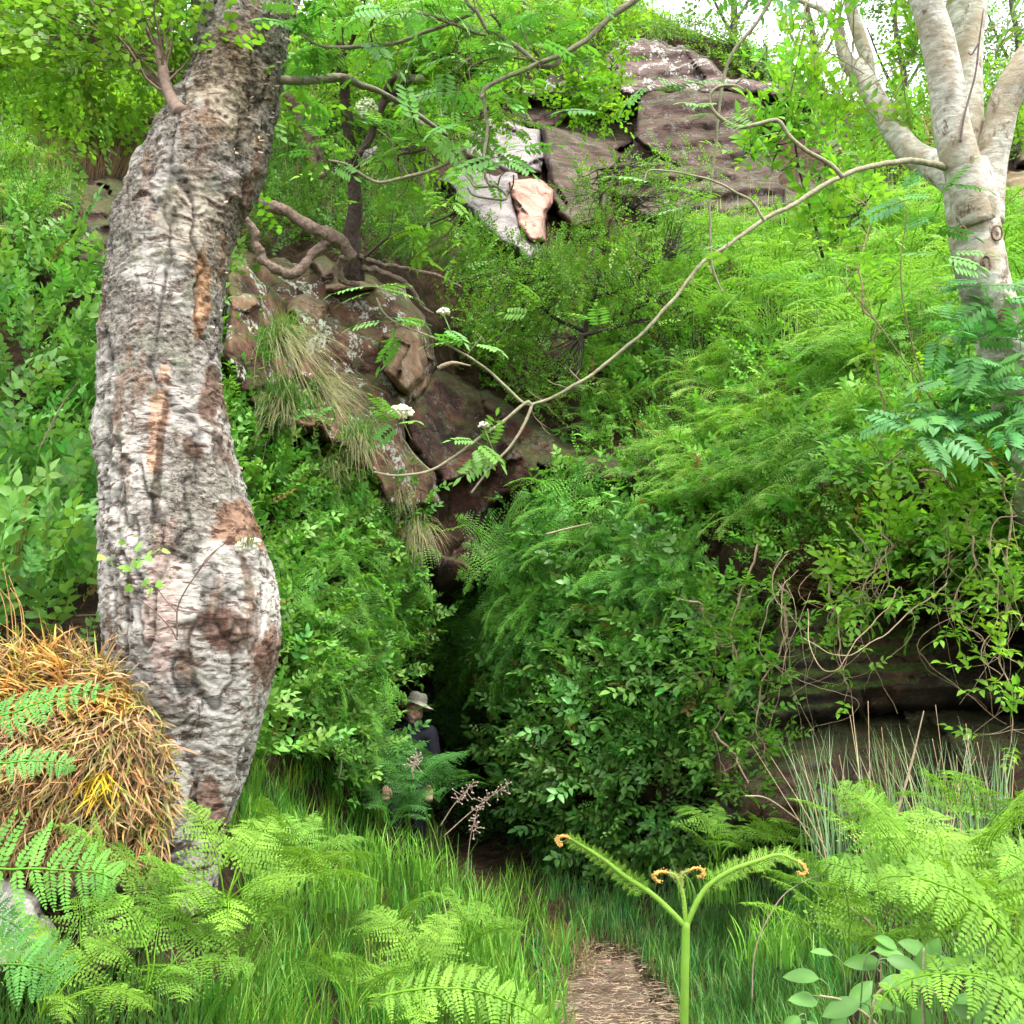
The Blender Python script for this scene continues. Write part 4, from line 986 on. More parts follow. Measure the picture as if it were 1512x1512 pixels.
# ---------------------------------------------------------------- branch hanging into the view from overhead
def overhead():
    t = thing('rowan_branch', 'crooked grey green rowan branch reaching down from overhead across the top middle', 'branch', P(950, -30, 4.2))
    c = (.19, .18, .11); m = MB(); Q = []
    for pp, w in [([(985, -40), (937, 0), (905, 22), (880, 45), (860, 62), (830, 80), (800, 92), (775, 103), (740, 117), (715, 131), (711, 145)], [12, 11, 9, 8, 7]),
                  ([(712, 132), (716, 160), (720, 190), (716, 222), (713, 235)], [7, 6, 5]), ([(828, 82), (820, 96), (795, 97), (786, 88), (760, 66), (735, 52), (720, 45), (705, 18), (690, 5), (680, -20)], [9, 9, 8, 7, 6]),
                  ([(735, 52), (700, 48), (675, 38), (640, 25), (625, 20)], [6, 5, 4]), ([(706, 15), (660, 36), (625, 48), (585, 63), (550, 67), (500, 70), (470, 66), (445, 50)], [7, 7, 6, 4]), ([(550, 66), (547, 45), (550, 28)], [4, 3]),
                  ([(735, 52), (738, 35), (725, 20)], [6, 6]), ([(786, 90), (740, 84), (700, 95), (690, 105)], [4, 3]),
                  ([(713, 235), (690, 228), (684, 220), (665, 238), (640, 250), (600, 262), (565, 270), (548, 266), (530, 255), (510, 243), (485, 238)], [6, 6, 6, 6, 5, 4]), ([(595, 256), (583, 235), (572, 205), (556, 192)], [4, 3]),
                  ([(714, 236), (716, 255), (722, 272), (735, 277), (748, 290), (742, 295), (715, 292), (698, 288), (690, 278)], [5, 5, 4, 3]), ([(668, 226), (682, 250), (695, 268), (703, 276), (730, 275)], [4, 4, 3]), ([(748, 290), (757, 275), (758, 258)], [3, 2.5]), ([(735, 277), (738, 262), (745, 254)], [3, 2]), ([(627, 252), (628, 235), (632, 215)], [4, 3]),
                  ([(1145, -10), (1120, 30), (1085, 75), (1070, 110), (1062, 160), (1055, 230), (1049, 300), (1050, 380), (1060, 415), (1068, 432)], [7, 6, 5, 4, 3]), ([(1060, 128), (1085, 124), (1130, 80), (1126, 60)], [3, 2])]:
        q = limb_path(m, pp, [4.2, 4.1], np.array(w) * .85, 8, c, .6, 50, wig=.01); Q.append(q)
    P_, H_ = [], []
    for q in Q[:9]:
        p, h = twigs(m, q, 9, .26, .0022, (.14, .11, .07)); P_.append(p); H_.append(h)
    m.build('branch', M['wood'], t)
    g = np.random.default_rng(12); l = MB()
    blobs = [(560, 10, 150, 30, 4.2, .3, 26), (480, 60, 60, 60, 4.2, .2, 14), (690, 100, 60, 50, 4.3, .2, 12), (800, 40, 90, 50, 4.3, .3, 22), (880, 120, 40, 50, 4.3, .2, 4), (470, 230, 30, 30, 4.1, .1, 5), (540, 190, 60, 30, 4.1, .1, 7), (740, 235, 50, 14, 4.1, .1, 5), (640, 200, 60, 30, 4.2, .2, 7), (440, 20, 60, 30, 4.2, .2, 10), (965, 130, 20, 24, 4.1, .1, 3), (920, -40, 400, 40, 4.2, .4, 50), (1000, 120, 20, 15, 4.1, .1, 2)]
    cl = cloud(blobs, g); n = len(cl)
    batch(l, PINN[0], cl, g.normal(0, 1, (n, 3)) * [1, .6, .4], g.normal(0, .4, (n, 3)) + [0, -.4, 1], g.uniform(.12, .2, n), jit(n, (.13, .33, .06)))
    p = np.concatenate(P_); h = np.concatenate(H_); k = g.permutation(len(p))[:70]
    batch(l, PINN[0], p[k], h[k] * [1, 1, .3], g.normal(0, .4, (len(k), 3)) + [0, -.4, 1], g.uniform(.08, .14, len(k)), jit(len(k), (.16, .36, .06)))
    l.build('leaves', M['leaf'], t)
overhead()

# ---------------------------------------------------------------- background and bank shrubs / trees
def shrub(name, label, cat, base, stems, blobs, Ts, size, tint, wood=(.06, .045, .04), r=.014, mat='leaf_back', group=None, upb=.2, spread=1., jv=.25):
    """stems fork from the base towards the leaf clumps; sprays sit in the clumps"""
    t = thing(name, label, cat, P(*base), group); g = np.random.default_rng(len(label) * 7 + int(base[0]))
    m = MB(); b0 = P(*base)
    cl = cloud(blobs, g)
    for s in stems: limb_path(m, s[0], s[1], s[2], 7, wood, .3)
    fork = [P(*s[0][-1], np.atleast_1d(s[1])[-1]) for s in stems] or [b0]
    allp = np.concatenate([catmull(poly3(s[0], s[1]), 12) for s in stems]) if stems else b0[None]
    idx = g.permutation(len(cl))[:max(10, len(cl) // 5)]
    for i in idx:
        e = cl[i]; dd = np.linalg.norm(allp - e, axis=1); a = allp[np.argsort(dd)[min(2, len(allp) - 1)]]; mid = (a + e) / 2 + g.normal(0, .06, 3) * np.linalg.norm(e - a)
        tube(m, catmull([a, mid, e], 6), [r * .5, r * .15], 4, wood, cap=False)
    if m.n: m.build('stem' if cat != 'tree' else 'trunk', M['wood'], t)
    l = MB(); sprays(l, Ts, cl, size, jit(len(cl), tint, jv), None, spread, upb, g=g); l.build('leaves', M[mat], t)
    return t

shrub('hawthorn_shrub', 'fine twigged hawthorn bush with small leaves growing against the middle of the cliff', 'shrub', (860, 480, 10.4),
      [([(862, 500), (876, 440), (892, 380), (900, 330), (925, 290)], [10.4, 10.3], [9, 7, 5, 2]), ([(876, 440), (920, 425), (960, 395), (1000, 370)], [10.3, 10.2], [6, 4, 2]), ([(865, 490), (820, 470), (790, 440), (760, 390)], [10.4, 10.1], [7, 5, 3]), ([(892, 380), (890, 340), (886, 290), (882, 250)], [10.3, 10.3], [5, 3, 2]), ([(870, 470), (930, 460), (990, 430)], [10.3, 10], [6, 3]), ([(840, 500), (900, 485), (960, 470)], [10.1, 10], [7, 4])],
      [(880, 290, 60, 50, 10.3, .5, 150), (960, 260, 50, 45, 10.3, .4, 110), (900, 380, 90, 70, 10.2, .6, 330), (1000, 340, 60, 60, 10.4, .4, 160), (800, 430, 80, 60, 10, .5, 330), (740, 480, 60, 50, 10, .4, 190), (940, 450, 70, 50, 10.1, .4, 220), (1030, 260, 40, 60, 10.8, .3, 60), (800, 560, 70, 40, 10.1, .3, 140)], SMALL, .20, (.16, .32, .045))
shrub('birch_sapling', 'drooping birch spray with bright leaves hanging before the upper cliff', 'tree', (760, -20, 9.6),
      [([(770, -40), (780, 40), (800, 90), (850, 130), (890, 165)], [9.6, 9.5], [6, 5, 3, 2]), ([(780, 30), (830, 50), (890, 75), (920, 110)], [9.6, 9.5], [4, 3, 2]), ([(780, 60), (740, 110), (720, 160), (700, 190)], [9.6, 9.5], [4, 3, 2])],
      [(860, 60, 70, 60, 9.6, .4, 110), (870, 140, 50, 50, 9.5, .3, 90), (780, 40, 70, 50, 9.6, .4, 110), (740, 130, 60, 60, 9.6, .4, 110), (880, 150, 40, 40, 9.5, .3, 50), (700, 60, 70, 60, 9.8, .4, 110), (660, 150, 50, 40, 9.8, .3, 50), (905, 30, 30, 30, 9.6, .2, 40)], BIRCH, .30, (.20, .40, .035), wood=(.1, .08, .06), upb=-.2)
shrub('bush', 'leafy thicket on the bank top behind the old birch at upper left', 'shrub', (120, 190, 8.8),
      [([(150, 215), (170, 150), (200, 90), (230, 20)], [9, 9.4], [7, 5, 3]), ([(120, 215), (90, 150), (70, 90), (60, 20)], [9, 9.4], [7, 5, 3]), ([(40, 215), (20, 150), (-20, 90)], [8.8, 9.2], [7, 5, 3]), ([(220, 200), (240, 150), (260, 80)], [9, 9.4], [6, 3])],
      [(40, 140, 90, 50, 8.9, .7, 200), (140, 135, 90, 50, 9, .7, 210), (220, 120, 70, 50, 9.2, .6, 150), (180, 60, 60, 25, 9.6, .6, 40), (-120, 100, 100, 80, 9, .7, 200), (160, 165, 90, 18, 8.6, .4, 50)], BIRCH, .32, (.20, .38, .035), wood=(.08, .06, .05))
shrub('bush', 'bright leafy bush rising behind the crooked ledge rowan', 'shrub', (580, 230, 12),
      [([(600, 260), (590, 180), (600, 100), (620, 30)], [12, 12.6], [8, 6, 3]), ([(560, 240), (520, 160), (480, 80), (470, 20)], [12, 12.6], [7, 5, 3]), ([(620, 240), (670, 180), (720, 120)], [12, 12.4], [6, 4, 2])],
      [(560, 120, 90, 80, 12.2, .9, 270), (660, 130, 90, 70, 12.4, .9, 260), (470, 80, 70, 80, 12, .8, 190), (580, 40, 110, 50, 12.6, .8, 240), (720, 50, 80, 50, 13, .8, 160), (450, 190, 40, 60, 11.5, .5, 90)], BIRCH, .36, (.21, .40, .04))
for i, (x, s, lab) in enumerate([(1330, 1., 'slender background tree on the skyline seen through the pale tree stems'), (1200, .35, 'thin background tree on the skyline left of the forked pale stem'), (1080, .7, 'small tree on the skyline above the weathered cliff top'), (1500, 1.1, 'background tree on the skyline at the right edge'), (40, 1., 'background tree on the skyline at the upper left')]):
    y0 = float(skyline(x)) + 12; d = 19.0; g = np.random.default_rng(i)
    shrub('background_tree', lab, 'tree', (x, y0, d), [([(x, y0 + 10), (x + 4, y0 - 70), (x - 8, y0 - 150), (x + 5, y0 - 240)], [d, d], [13, 10, 6, 3]), ([(x, y0 - 40), (x + 30, y0 - 90), (x + 50, y0 - 160)], [d, d], [6, 4, 2]), ([(x, y0 - 30), (x - 26, y0 - 80), (x - 50, y0 - 140)], [d, d], [6, 4, 2])],
          [(x + g.normal(0, 34), y0 - g.uniform(15, 230), 34, 30, d + g.normal(0, .8), .7, int(15 * s)) for _ in range(10)], SMALL, .6, (.10, .22, .035), wood=(.09, .075, .065))
shrub('bush', 'broad leaved goat willow sapling in front of the upper cliff, left of the pale tree', 'shrub', (1200, 360, 7),
      [([(1215, 380), (1200, 320), (1180, 250), (1170, 180), (1160, 120)], [6.9, 6.6], [5, 4, 3, 2]), ([(1195, 300), (1220, 240), (1235, 190)], [6.8, 6.6], [4, 2]), ([(1220, 370), (1270, 310), (1300, 270)], [6.8, 6.5], [4, 2]), ([(1180, 250), (1140, 210), (1110, 180)], [6.7, 6.6], [3, 2])],
      [(1175, 140, 34, 40, 6.6, .3, 22), (1200, 100, 16, 16, 6.6, .2, 5), (1175, 190, 34, 34, 6.6, .3, 22), (1260, 240, 50, 30, 6.5, .3, 22), (1110, 230, 24, 20, 6.6, .1, 8), (1150, 255, 24, 16, 6.6, .1, 6), (1240, 310, 60, 30, 6.6, .3, 22), (1300, 200, 40, 30, 6.5, .2, 14), (1090, 215, 14, 14, 6.6, .1, 5), (1230, 360, 70, 30, 6.6, .3, 22)], WILL, .26, (.20, .42, .04), mat='leaf_back', upb=.5)
shrub('bush', 'dense green scrub creeping over the right end of the cliff top', 'shrub', (1130, 140, 17.4),
      [([(1130, 170), (1120, 110), (1100, 60)], [17.3, 17.3], [6, 3]), ([(1160, 180), (1180, 130), (1200, 90)], [17.3, 17.3], [6, 3])],
      [(1110, 95, 50, 26, 17.3, .6, 130), (1160, 145, 45, 30, 17.1, .6, 120), (1070, 62, 40, 16, 17.6, .5, 60), (1000, 36, 40, 10, 18, .4, 50), (1220, 170, 50, 35, 16.6, .5, 120), (1100, 190, 40, 60, 16.9, .2, 60), (1240, 230, 40, 50, 16, .3, 70)], SMALL, .42, (.14, .28, .04))
shrub('bush', 'low green scrub on the brow left of the weathered cliff top', 'shrub', (900, 60, 18),
      [([(900, 80), (890, 40), (880, 0)], [18, 18], [6, 3])], [(900, 30, 60, 30, 17.8, .6, 150), (840, 60, 50, 40, 17.6, .6, 130), (780, 70, 50, 40, 17.5, .6, 80)], SMALL, .42, (.17, .33, .04))
# ---------------------------------------------------------------- regions in the photo
FACE = [(318, 400), (380, 372), (440, 380), (560, 402), (610, 424), (640, 470), (652, 545), (700, 565), (790, 620), (850, 655), (860, 700), (790, 725), (720, 760), (735, 830), (660, 880), (600, 860), (570, 740), (520, 690), (400, 640), (330, 600)]
CLIFF = [(640, 120), (770, 130), (800, 110), (890, 62), (1050, 70), (1120, 118), (1215, 135), (1262, 200), (1250, 310), (1190, 335), (1060, 345), (940, 300), (900, 345), (830, 345), (800, 400), (700, 350), (580, 320), (560, 245), (640, 175)]
CAVE = [(550, 975), (640, 900), (700, 930), (745, 1020), (750, 1200), (790, 1280), (690, 1300), (640, 1230), (530, 1185), (520, 1060)]
OVER = [(1170, 925), (1260, 885), (1340, 870), (1480, 855), (1640, 850), (1640, 1290), (1350, 1270), (1200, 1250), (1130, 1190), (1150, 1030)]
PATH = [(840, 1425), (880, 1400), (930, 1395), (955, 1440), (1020, 1500), (1035, 1620), (1010, 1900), (800, 1900), (830, 1600), (815, 1480)]
CAVEPATH = [(690, 1262), (760, 1250), (790, 1275), (770, 1310), (700, 1310), (676, 1290)]
STRAW = [(-60, 960), (60, 950), (150, 970), (220, 1040), (262, 1110), (262, 1200), (225, 1290), (120, 1290), (-60, 1285)]
LROCK = [(10, 232), (110, 215), (240, 205), (240, 300), (215, 385), (105, 398), (85, 310), (20, 270)]
BOTTOMROCK = [(-140, 1285), (20, 1290), (90, 1320), (240, 1320), (230, 1400), (150, 1450), (-140, 1450)]
SLAB = [(590, 245), (820, 240), (825, 380), (780, 405), (690, 370), (600, 330)]
PALE = [(1480, 250), (1640, 250), (1640, 355), (1490, 340)]

def on(poly, n, excl=(), lift=(0, .1), g=R):
    x, y = pick(poly, n, excl, g); p = S(x, y); nn = SN(x, y); h = g.uniform(lift[0], lift[1], len(x))
    return x, y, p + nn * h[:, None], nn
def stuff(mb, name, mat, label, cat):
    return tag(mb.build(name, M[mat], origin=(0, 6, 0)), label, cat, kind='stuff')

def cover(name, poly, n, Ts, size, tint, excl, label, cat, lift=(0, .25), mat='leaf', var=.38, hue=.10, upb=.3, deep=0., outw=1.2):
    x, y, p, nn = on(poly, n, excl, lift)
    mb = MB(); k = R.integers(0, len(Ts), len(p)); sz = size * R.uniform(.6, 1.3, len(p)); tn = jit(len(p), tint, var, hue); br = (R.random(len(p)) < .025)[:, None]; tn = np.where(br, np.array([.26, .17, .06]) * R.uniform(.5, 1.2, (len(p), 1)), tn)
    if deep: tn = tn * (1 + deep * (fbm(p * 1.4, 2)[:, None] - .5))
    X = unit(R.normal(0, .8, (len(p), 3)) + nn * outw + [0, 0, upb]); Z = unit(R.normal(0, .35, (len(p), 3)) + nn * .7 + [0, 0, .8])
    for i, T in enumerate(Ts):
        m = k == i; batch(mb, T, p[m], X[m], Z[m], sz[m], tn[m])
    for _ in range(len(p) // 40):     # stems winding through the leaves
        i = R.integers(0, len(p)); dd = np.linalg.norm(p - p[i], axis=1); j = np.argsort(dd)[min(len(p) - 1, R.integers(12, 40))]; mid = (p[i] + p[j]) / 2 + nn[i] * .04 + R.normal(0, .03, 3)
        tube(mb, catmull([p[i], mid, p[j]], 8), [.004, .002], 4, np.array((.34, .25, .15)) * R.uniform(.5, 1.2), cap=False)
    return stuff(mb, name, mat, label, cat)
G_DK = (.16, .36, .075); G_MD = (.16, .36, .06); G_LT = (.16, .36, .05); G_LM = (.24, .46, .045)
BASEX = [FACE, CLIFF, CAVE, OVER, PATH, CAVEPATH, STRAW, LROCK, BOTTOMROCK, PALE]

LEFT = [(-320, 380), (0, 390), (110, 400), (170, 430), (190, 960), (140, 960), (-320, 980)]
cover('leafy_cover', LEFT, 2400, OVAL, .205, (.15, .34, .07), [LROCK], 'dense oval leaved honeysuckle covering the bank left of the birch', 'ground cover', (0, .45), upb=.4)
cover('leafy_cover', [(-320, 200), (100, 215), (120, 300), (110, 400), (-320, 420)], 1500, SMALL, .20, (.12, .28, .04), [LROCK], 'fine leaved green cover on the upper left bank below the dark brow', 'ground cover', (0, .35))
CENTRE = [(760, 860), (860, 790), (1000, 800), (1130, 880), (1170, 960), (1150, 1060), (1110, 1120), (1100, 1210), (1000, 1240), (860, 1235), (790, 1200), (750, 1080)]
cover('leafy_cover', CENTRE, 3100, OVAL + SMALL[:1], .225, G_DK, [CAVE], 'wall of dark green honeysuckle leaves right of the cave mouth', 'ground cover', (0, .4), 'gloss_leaf', deep=.9)
cover('leafy_cover', [(330, 520), (420, 640), (520, 720), (600, 760), (620, 880), (555, 960), (530, 1110), (380, 1130), (360, 900)], 2200, OVAL, .17, G_MD, [CAVE], 'mixed green leaves on the bank between the birch and the cave', 'ground cover', (.05, .45), deep=.6)
MIDR = [(640, 545), (760, 480), (900, 470), (1000, 520), (1200, 560), (1420, 640), (1400, 700), (1330, 800), (1180, 850), (1000, 830), (850, 800), (740, 760), (860, 690), (800, 620)]
cover('leafy_cover', MIDR, 2300, OVAL + SMALL, .19, (.16, .37, .055), [FACE], 'tangled green leaves over the middle of the right slope', 'ground cover', (0, .35), deep=.8)
cover('leafy_cover', [(660, 300), (760, 390), (1000, 400), (1060, 440), (1000, 540), (820, 540), (690, 560), (640, 460), (620, 330)], 2000, SMALL, .26, (.14, .30, .045), [FACE, SLAB], 'small leaved scrub growing on the bank under the hawthorn', 'ground cover', (0, .4), deep=.6)
cover('leafy_cover', [(900, 345), (1080, 350), (1200, 330), (1400, 300), (1640, 360), (1640, 640), (1400, 620), (1100, 560), (960, 480)], 1500, SMALL, .30, (.17, .38, .045), [CLIFF, PALE], 'pale green undergrowth on the upper right slope', 'ground cover', (0, .35), mat='leaf_back')
cover('leafy_cover', [(1380, 600), (1640, 600), (1640, 860), (1400, 850), (1280, 870), (1300, 760)], 1300, OVAL, .19, (.15, .35, .045), [], 'bright leaves round the foot of the pale tree', 'ground cover', (0, .3), mat='leaf_back')
cover('leafy_cover', [(220, 215), (700, 150), (780, 180), (640, 250), (600, 400), (420, 380), (330, 390), (240, 330)], 2300, SMALL, .24, (.09, .2, .035), [CLIFF], 'scrubby growth on the shaded bank behind the ledge rowan', 'ground cover', (0, .3), deep=.6)
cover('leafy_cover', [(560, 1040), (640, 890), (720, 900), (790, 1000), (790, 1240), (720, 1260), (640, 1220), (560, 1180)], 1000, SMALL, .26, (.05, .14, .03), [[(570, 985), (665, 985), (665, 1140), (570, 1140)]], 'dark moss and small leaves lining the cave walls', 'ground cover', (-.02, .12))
cover('leafy_cover', [(1240, 160), (1640, 140), (1640, 260), (1500, 260), (1400, 300), (1250, 330)], 900, SMALL, .42, (.16, .33, .04), [CLIFF, PALE], 'light green growth along the brow behind the pale tree', 'ground cover', (0, .4))
cover('leafy_cover', [(-320, 100), (250, 60), (250, 200), (100, 220), (-320, 220)], 1500, BIRCH, .36, (.18, .36, .04), [], 'yellow green low growth over the upper left brow', 'ground cover', (0, .5), mat='leaf_back')
cover('leafy_cover', [(150, 400), (345, 400), (350, 560), (370, 900), (370, 1140), (170, 1130), (170, 430)], 1500, OVAL, .20, G_MD, [], 'green leaves on the bank close behind the old birch trunk', 'ground cover', (0, .3))
cover('leafy_cover', [(1500, 330), (2300, 330), (2300, 1260), (1640, 1260), (1640, 860), (1520, 600)], 3200, OVAL + SMALL, .22, G_LT, [PALE], 'leafy bank continuing right of the pale tree', 'ground cover', (0, .3))
cover('leafy_cover', [(-1000, 300), (-300, 380), (-300, 980), (-200, 1300), (-1000, 1350)], 2200, OVAL, .22, G_MD, [], 'leafy bank continuing left of the straw tussock', 'ground cover', (0, .3))
# bright honeysuckle spilling over the dark overhang: individual trailing plants with stems
HS = 'trailing honeysuckle over the dark overhang'
def trailer(label, pts, n, size, tint, w=4):
    g = np.random.default_rng(len(label) + int(pts[0][0])); a = np.array(pts, float)
    t = thing('honeysuckle', label, 'climbing plant', P(a[0, 0], a[0, 1], a[0, 2]), HS)
    q = catmull(P(a[:, 0], a[:, 1], a[:, 2]), 50); q = q + (np.stack([fbm(q * 7 + 9 * k, 2) for k in range(3)], -1) - .5) * .12
    m = MB(); tube(m, q, [w / 1512 * a[0, 2] / 2, .0018], 5, (.42, .30, .2), cap=False)
    L = MB(); i = g.integers(5, 50, n); p = []; X = []
    for k in i:
        h = unit(g.normal(0, 1, 3) + [0, -.7, .1]); e = q[k] + h * g.uniform(.03, .16); tube(m, catmull([q[k], (q[k] + e) / 2 + [0, 0, -.01], e], 5), [.0018, .001], 3, (.45, .33, .22), cap=False); p.append(e); X.append(h)
    m.build('stem', M['wood'], t); X = np.array(X)
    for j in range(3):
        kk = np.arange(n) % 3 == j; batch(L, OVALN[j], np.array(p)[kk], X[kk] + [0, 0, .3], [0, -.5, 1.], size * g.uniform(.7, 1.25, kk.sum()), jit(kk.sum(), tint, .25))
    L.build('leaves', M['leaf_back'], t)
    return t
BT = (.24, .48, .05)
trailer('bright honeysuckle trail hanging down the left side of the overhang', [(1120, 800, 6.2), (1090, 900, 6.3), (1085, 1000, 6.4), (1060, 1100, 6.6), (1090, 1200, 6.6)], 60, .17, (.15, .36, .04))
trailer('honeysuckle trail draped diagonally into the dark hollow', [(1150, 860, 6.0), (1160, 950, 6.1), (1120, 1040, 6.2), (1130, 1130, 6.3), (1160, 1190, 6.4)], 50, .15, (.16, .38, .04))
trailer('short sprig of honeysuckle dangling before the dark hollow', [(1210, 840, 5.7), (1235, 900, 5.7), (1240, 960, 5.7), (1250, 1030, 5.75)], 18, .13, BT)
trailer('honeysuckle clump on the lip above the middle of the overhang', [(1280, 760, 5.6), (1310, 800, 5.5), (1290, 850, 5.5), (1270, 890, 5.5)], 40, .17, BT)
trailer('yellow green honeysuckle clump crowning the right side of the overhang', [(1350, 700, 5.3), (1400, 720, 5.2), (1410, 780, 5.2), (1400, 860, 5.2)], 60, .18, (.22, .45, .045))
trailer('long honeysuckle trail falling down the right edge of the picture', [(1470, 680, 5.1), (1490, 780, 5.0), (1480, 900, 5.0), (1490, 1010, 5.0), (1500, 1080, 5.0)], 44, .15, BT)
trailer('honeysuckle trail between the right edge trail and the lip clump', [(1430, 740, 5.2), (1440, 830, 5.1), (1410, 900, 5.1), (1450, 960, 5.1)], 26, .15, BT)
trailer('honeysuckle sprigs scattered low beside the reddish slab', [(1060, 1080, 6.5), (1100, 1130, 6.3), (1120, 1180, 6.2), (1160, 1220, 6.2)], 34, .14, (.14, .33, .04))
trailer('honeysuckle clump leaning out below the mid slope', [(1000, 880, 7.2), (1040, 900, 6.9), (1060, 960, 6.8), (1050, 1010, 6.9)], 50, .17, (.16, .36, .045))
trailer('young honeysuckle shoots rising below the pale tree', [(1250, 700, 6.4), (1300, 690, 5.8), (1360, 640, 5.4), (1380, 600, 5.3)], 40, .17, (.19, .40, .045))
trailer('honeysuckle sprig climbing beside the branch at upper right', [(1300, 620, 5.6), (1290, 500, 5.3), (1270, 400, 5.2), (1280, 320, 5.2), (1250, 280, 5.2)], 26, .15, BT)

# bare vines
g = np.random.default_rng(77)
vt = thing('vine_tangle', 'tangle of bare brown stems hanging across the mouth of the dark overhang', 'vine', P(1300, 900, 5.6))
for pp in [[(1330, 865, 5.5), (1310, 900, 5.3), (1270, 940, 5.2), (1230, 990, 5.2), (1200, 960, 5.3), (1190, 900, 5.5)], [(1235, 800, 5.8), (1300, 860, 5.5), (1250, 900, 5.4), (1200, 890, 5.5)], [(1400, 860, 5.3), (1350, 900, 5.2), (1290, 950, 5.1), (1240, 970, 5.1), (1185, 940, 5.2)], [(1500, 760, 4.9), (1470, 770, 4.85), (1460, 830, 4.85), (1480, 900, 4.9), (1450, 960, 4.9), (1480, 1000, 4.9)],
           [(1512, 690, 4.9), (1500, 730, 4.85), (1500, 800, 4.85), (1530, 850, 4.9)], [(1460, 780, 5), (1490, 840, 4.9), (1512, 930, 4.9)], [(1140, 980, 6.1), (1190, 1010, 5.8), (1270, 1040, 5.7), (1200, 1080, 5.9)], [(1310, 720, 5.6), (1300, 800, 5.4), (1290, 870, 5.4), (1320, 920, 5.4)]] + \
          [[(x := g.uniform(1130, 1500), y := g.uniform(780, 880) + max(0, 1250 - x) * .35, 5.8), (x + g.normal(0, 25), y + 60, 5.7), (x + g.normal(0, 40), y + 130, 5.7), (x + g.normal(0, 60), y + g.uniform(150, 300), 5.8)] for _ in range(22)]:
    m = MB(); a = np.array(pp, float); q = catmull(P(a[:, 0], a[:, 1], a[:, 2]), 30); q = q + (np.stack([fbm(q * 8 + 9 * k, 2) for k in range(3)], -1) - .5) * .05
    w = .0038 if len(pp) > 4 else .002; tube(m, q, [w, w * .5], 5, np.array((.45, .33, .22)) * g.uniform(.6, 1.2), cap=False); m.build('stem', M['wood'], vt)

# ---------------------------------------------------------------- ferns
def fern_parts(nf, L, kind, npin, npl, c, seed, lean=0.):
    """list of fronds (each an MB) growing from the origin"""
    g = np.random.default_rng(seed); out = []
    for i in range(nf):
        yaw = 2 * math.pi * i / nf + g.normal(0, .25); l = L * g.uniform(.75, 1.1)
        a0 = math.radians(g.uniform(55, 80)); a1 = math.radians(g.uniform(-35, 5) if kind == 'lance' else g.uniform(-25, 25))
        p = arch(l, a0, a1, 8, yaw); m = MB()
        bendn = np.array([-math.cos(yaw) * .5, -math.sin(yaw) * .5, 1.])
        frond(m, p, bendn, l * {'lance': .26, 'tri': .40}[kind], npin, npl, kind, np.array(c) * g.uniform(.8, 1.2), .3, .3, l * .009, start=.22 if kind == 'lance' else .35, g=g)
        out.append(m)
    return out
def fern_proto(name, nf, L, kind, npin, npl, c, seed, split=False):
    fr = fern_parts(nf, L, kind, npin, npl, c, seed)
    if split:
        t = thing(name, None, None, (0, 0, 0))
        for f in fr: f.build('frond', M['fern'], t)
        return t
    m = MB(); [m.join(f) for f in fr]
    return m.build(name, M['fern'], origin=(0, 0, 0))
def fern_group(protos, name_label, group, pts, sizes, tilt=.5, g=None, lift=.1):
    for i in range(len(pts[0])):
        x, y = pts[0][i], pts[1][i]; p = S(np.array([x]), np.array([y]))[0]; n = SN(np.array([x]), np.array([y]))[0]
        ax = unit(n * tilt + np.array([0, 0, 1.]) * (1 - tilt) + g.normal(0, .12, 3))
        q = Vector((0, 0, 1)).rotation_difference(Vector(ax)).to_matrix() @ Matrix.Rotation(g.uniform(0, 6.28), 3, 'Z')
        o = dup(protos[g.integers(0, len(protos))], p + n * lift, q.to_euler(), sizes[i] if np.ndim(sizes) else sizes, name_label, group); o['category'] = 'fern'
F1 = [fern_proto('fern', 7, 1., 'lance', 16, 5, (.21, .40, .075), 1), fern_proto('fern', 6, 1., 'lance', 15, 5, (.16, .35, .065), 2), fern_proto('fern', 8, 1., 'lance', 16, 5, (.26, .44, .08), 3)]
FD = [fern_proto('fern', 7, 1., 'lance', 18, 5, (.13, .34, .07), 4), fern_proto('fern', 6, 1., 'lance', 17, 5, (.18, .42, .07), 5)]
g = np.random.default_rng(5)
def pts(poly, n, excl=()):
    return pick(poly, n, excl, g)
n = 130; fern_group(F1, 'bright green fern massed with others on the upper right slope', 'ferns massed on the upper right slope', pts([(1000, 380), (1200, 345), (1400, 330), (1640, 380), (1640, 640), (1420, 620), (1200, 560), (1020, 520)], n, [CLIFF]), g.uniform(.6, 1.0, n), .35, g, .22)
n = 75; fern_group(F1, 'green fern on the middle of the right slope', 'ferns on the middle of the right slope', pts([(860, 560), (1000, 520), (1300, 600), (1420, 660), (1300, 780), (1000, 800), (840, 740)], n, [FACE]), g.uniform(.45, .7, n), .5, g, .2)
n = 40; fern_group(FD, 'shaded fern drooping over the right side of the cave mouth', 'ferns round the cave mouth', pts([(770, 790), (820, 740), (900, 780), (920, 880), (840, 980), (800, 1060), (760, 980), (710, 930)], n, []), g.uniform(.55, .8, n), .65, g, .2)
n = 44; fern_group(F1[1:2] + FD[1:], 'green fern leaning out of the bank left of the cave', 'ferns on the bank left of the cave', pts([(400, 700), (500, 720), (540, 800), (560, 890), (530, 980), (500, 1110), (400, 1140), (380, 900)], n, []), g.uniform(.4, .62, n), .7, g, .22)
n = 26; fern_group(FD, 'mid green fern standing out of the leafy wall right of the cave', 'ferns in the leafy wall right of the cave', pts([(820, 800), (1000, 790), (1100, 860), (1000, 940), (860, 900)], n, []), g.uniform(.4, .6, n), .55, g, .25)
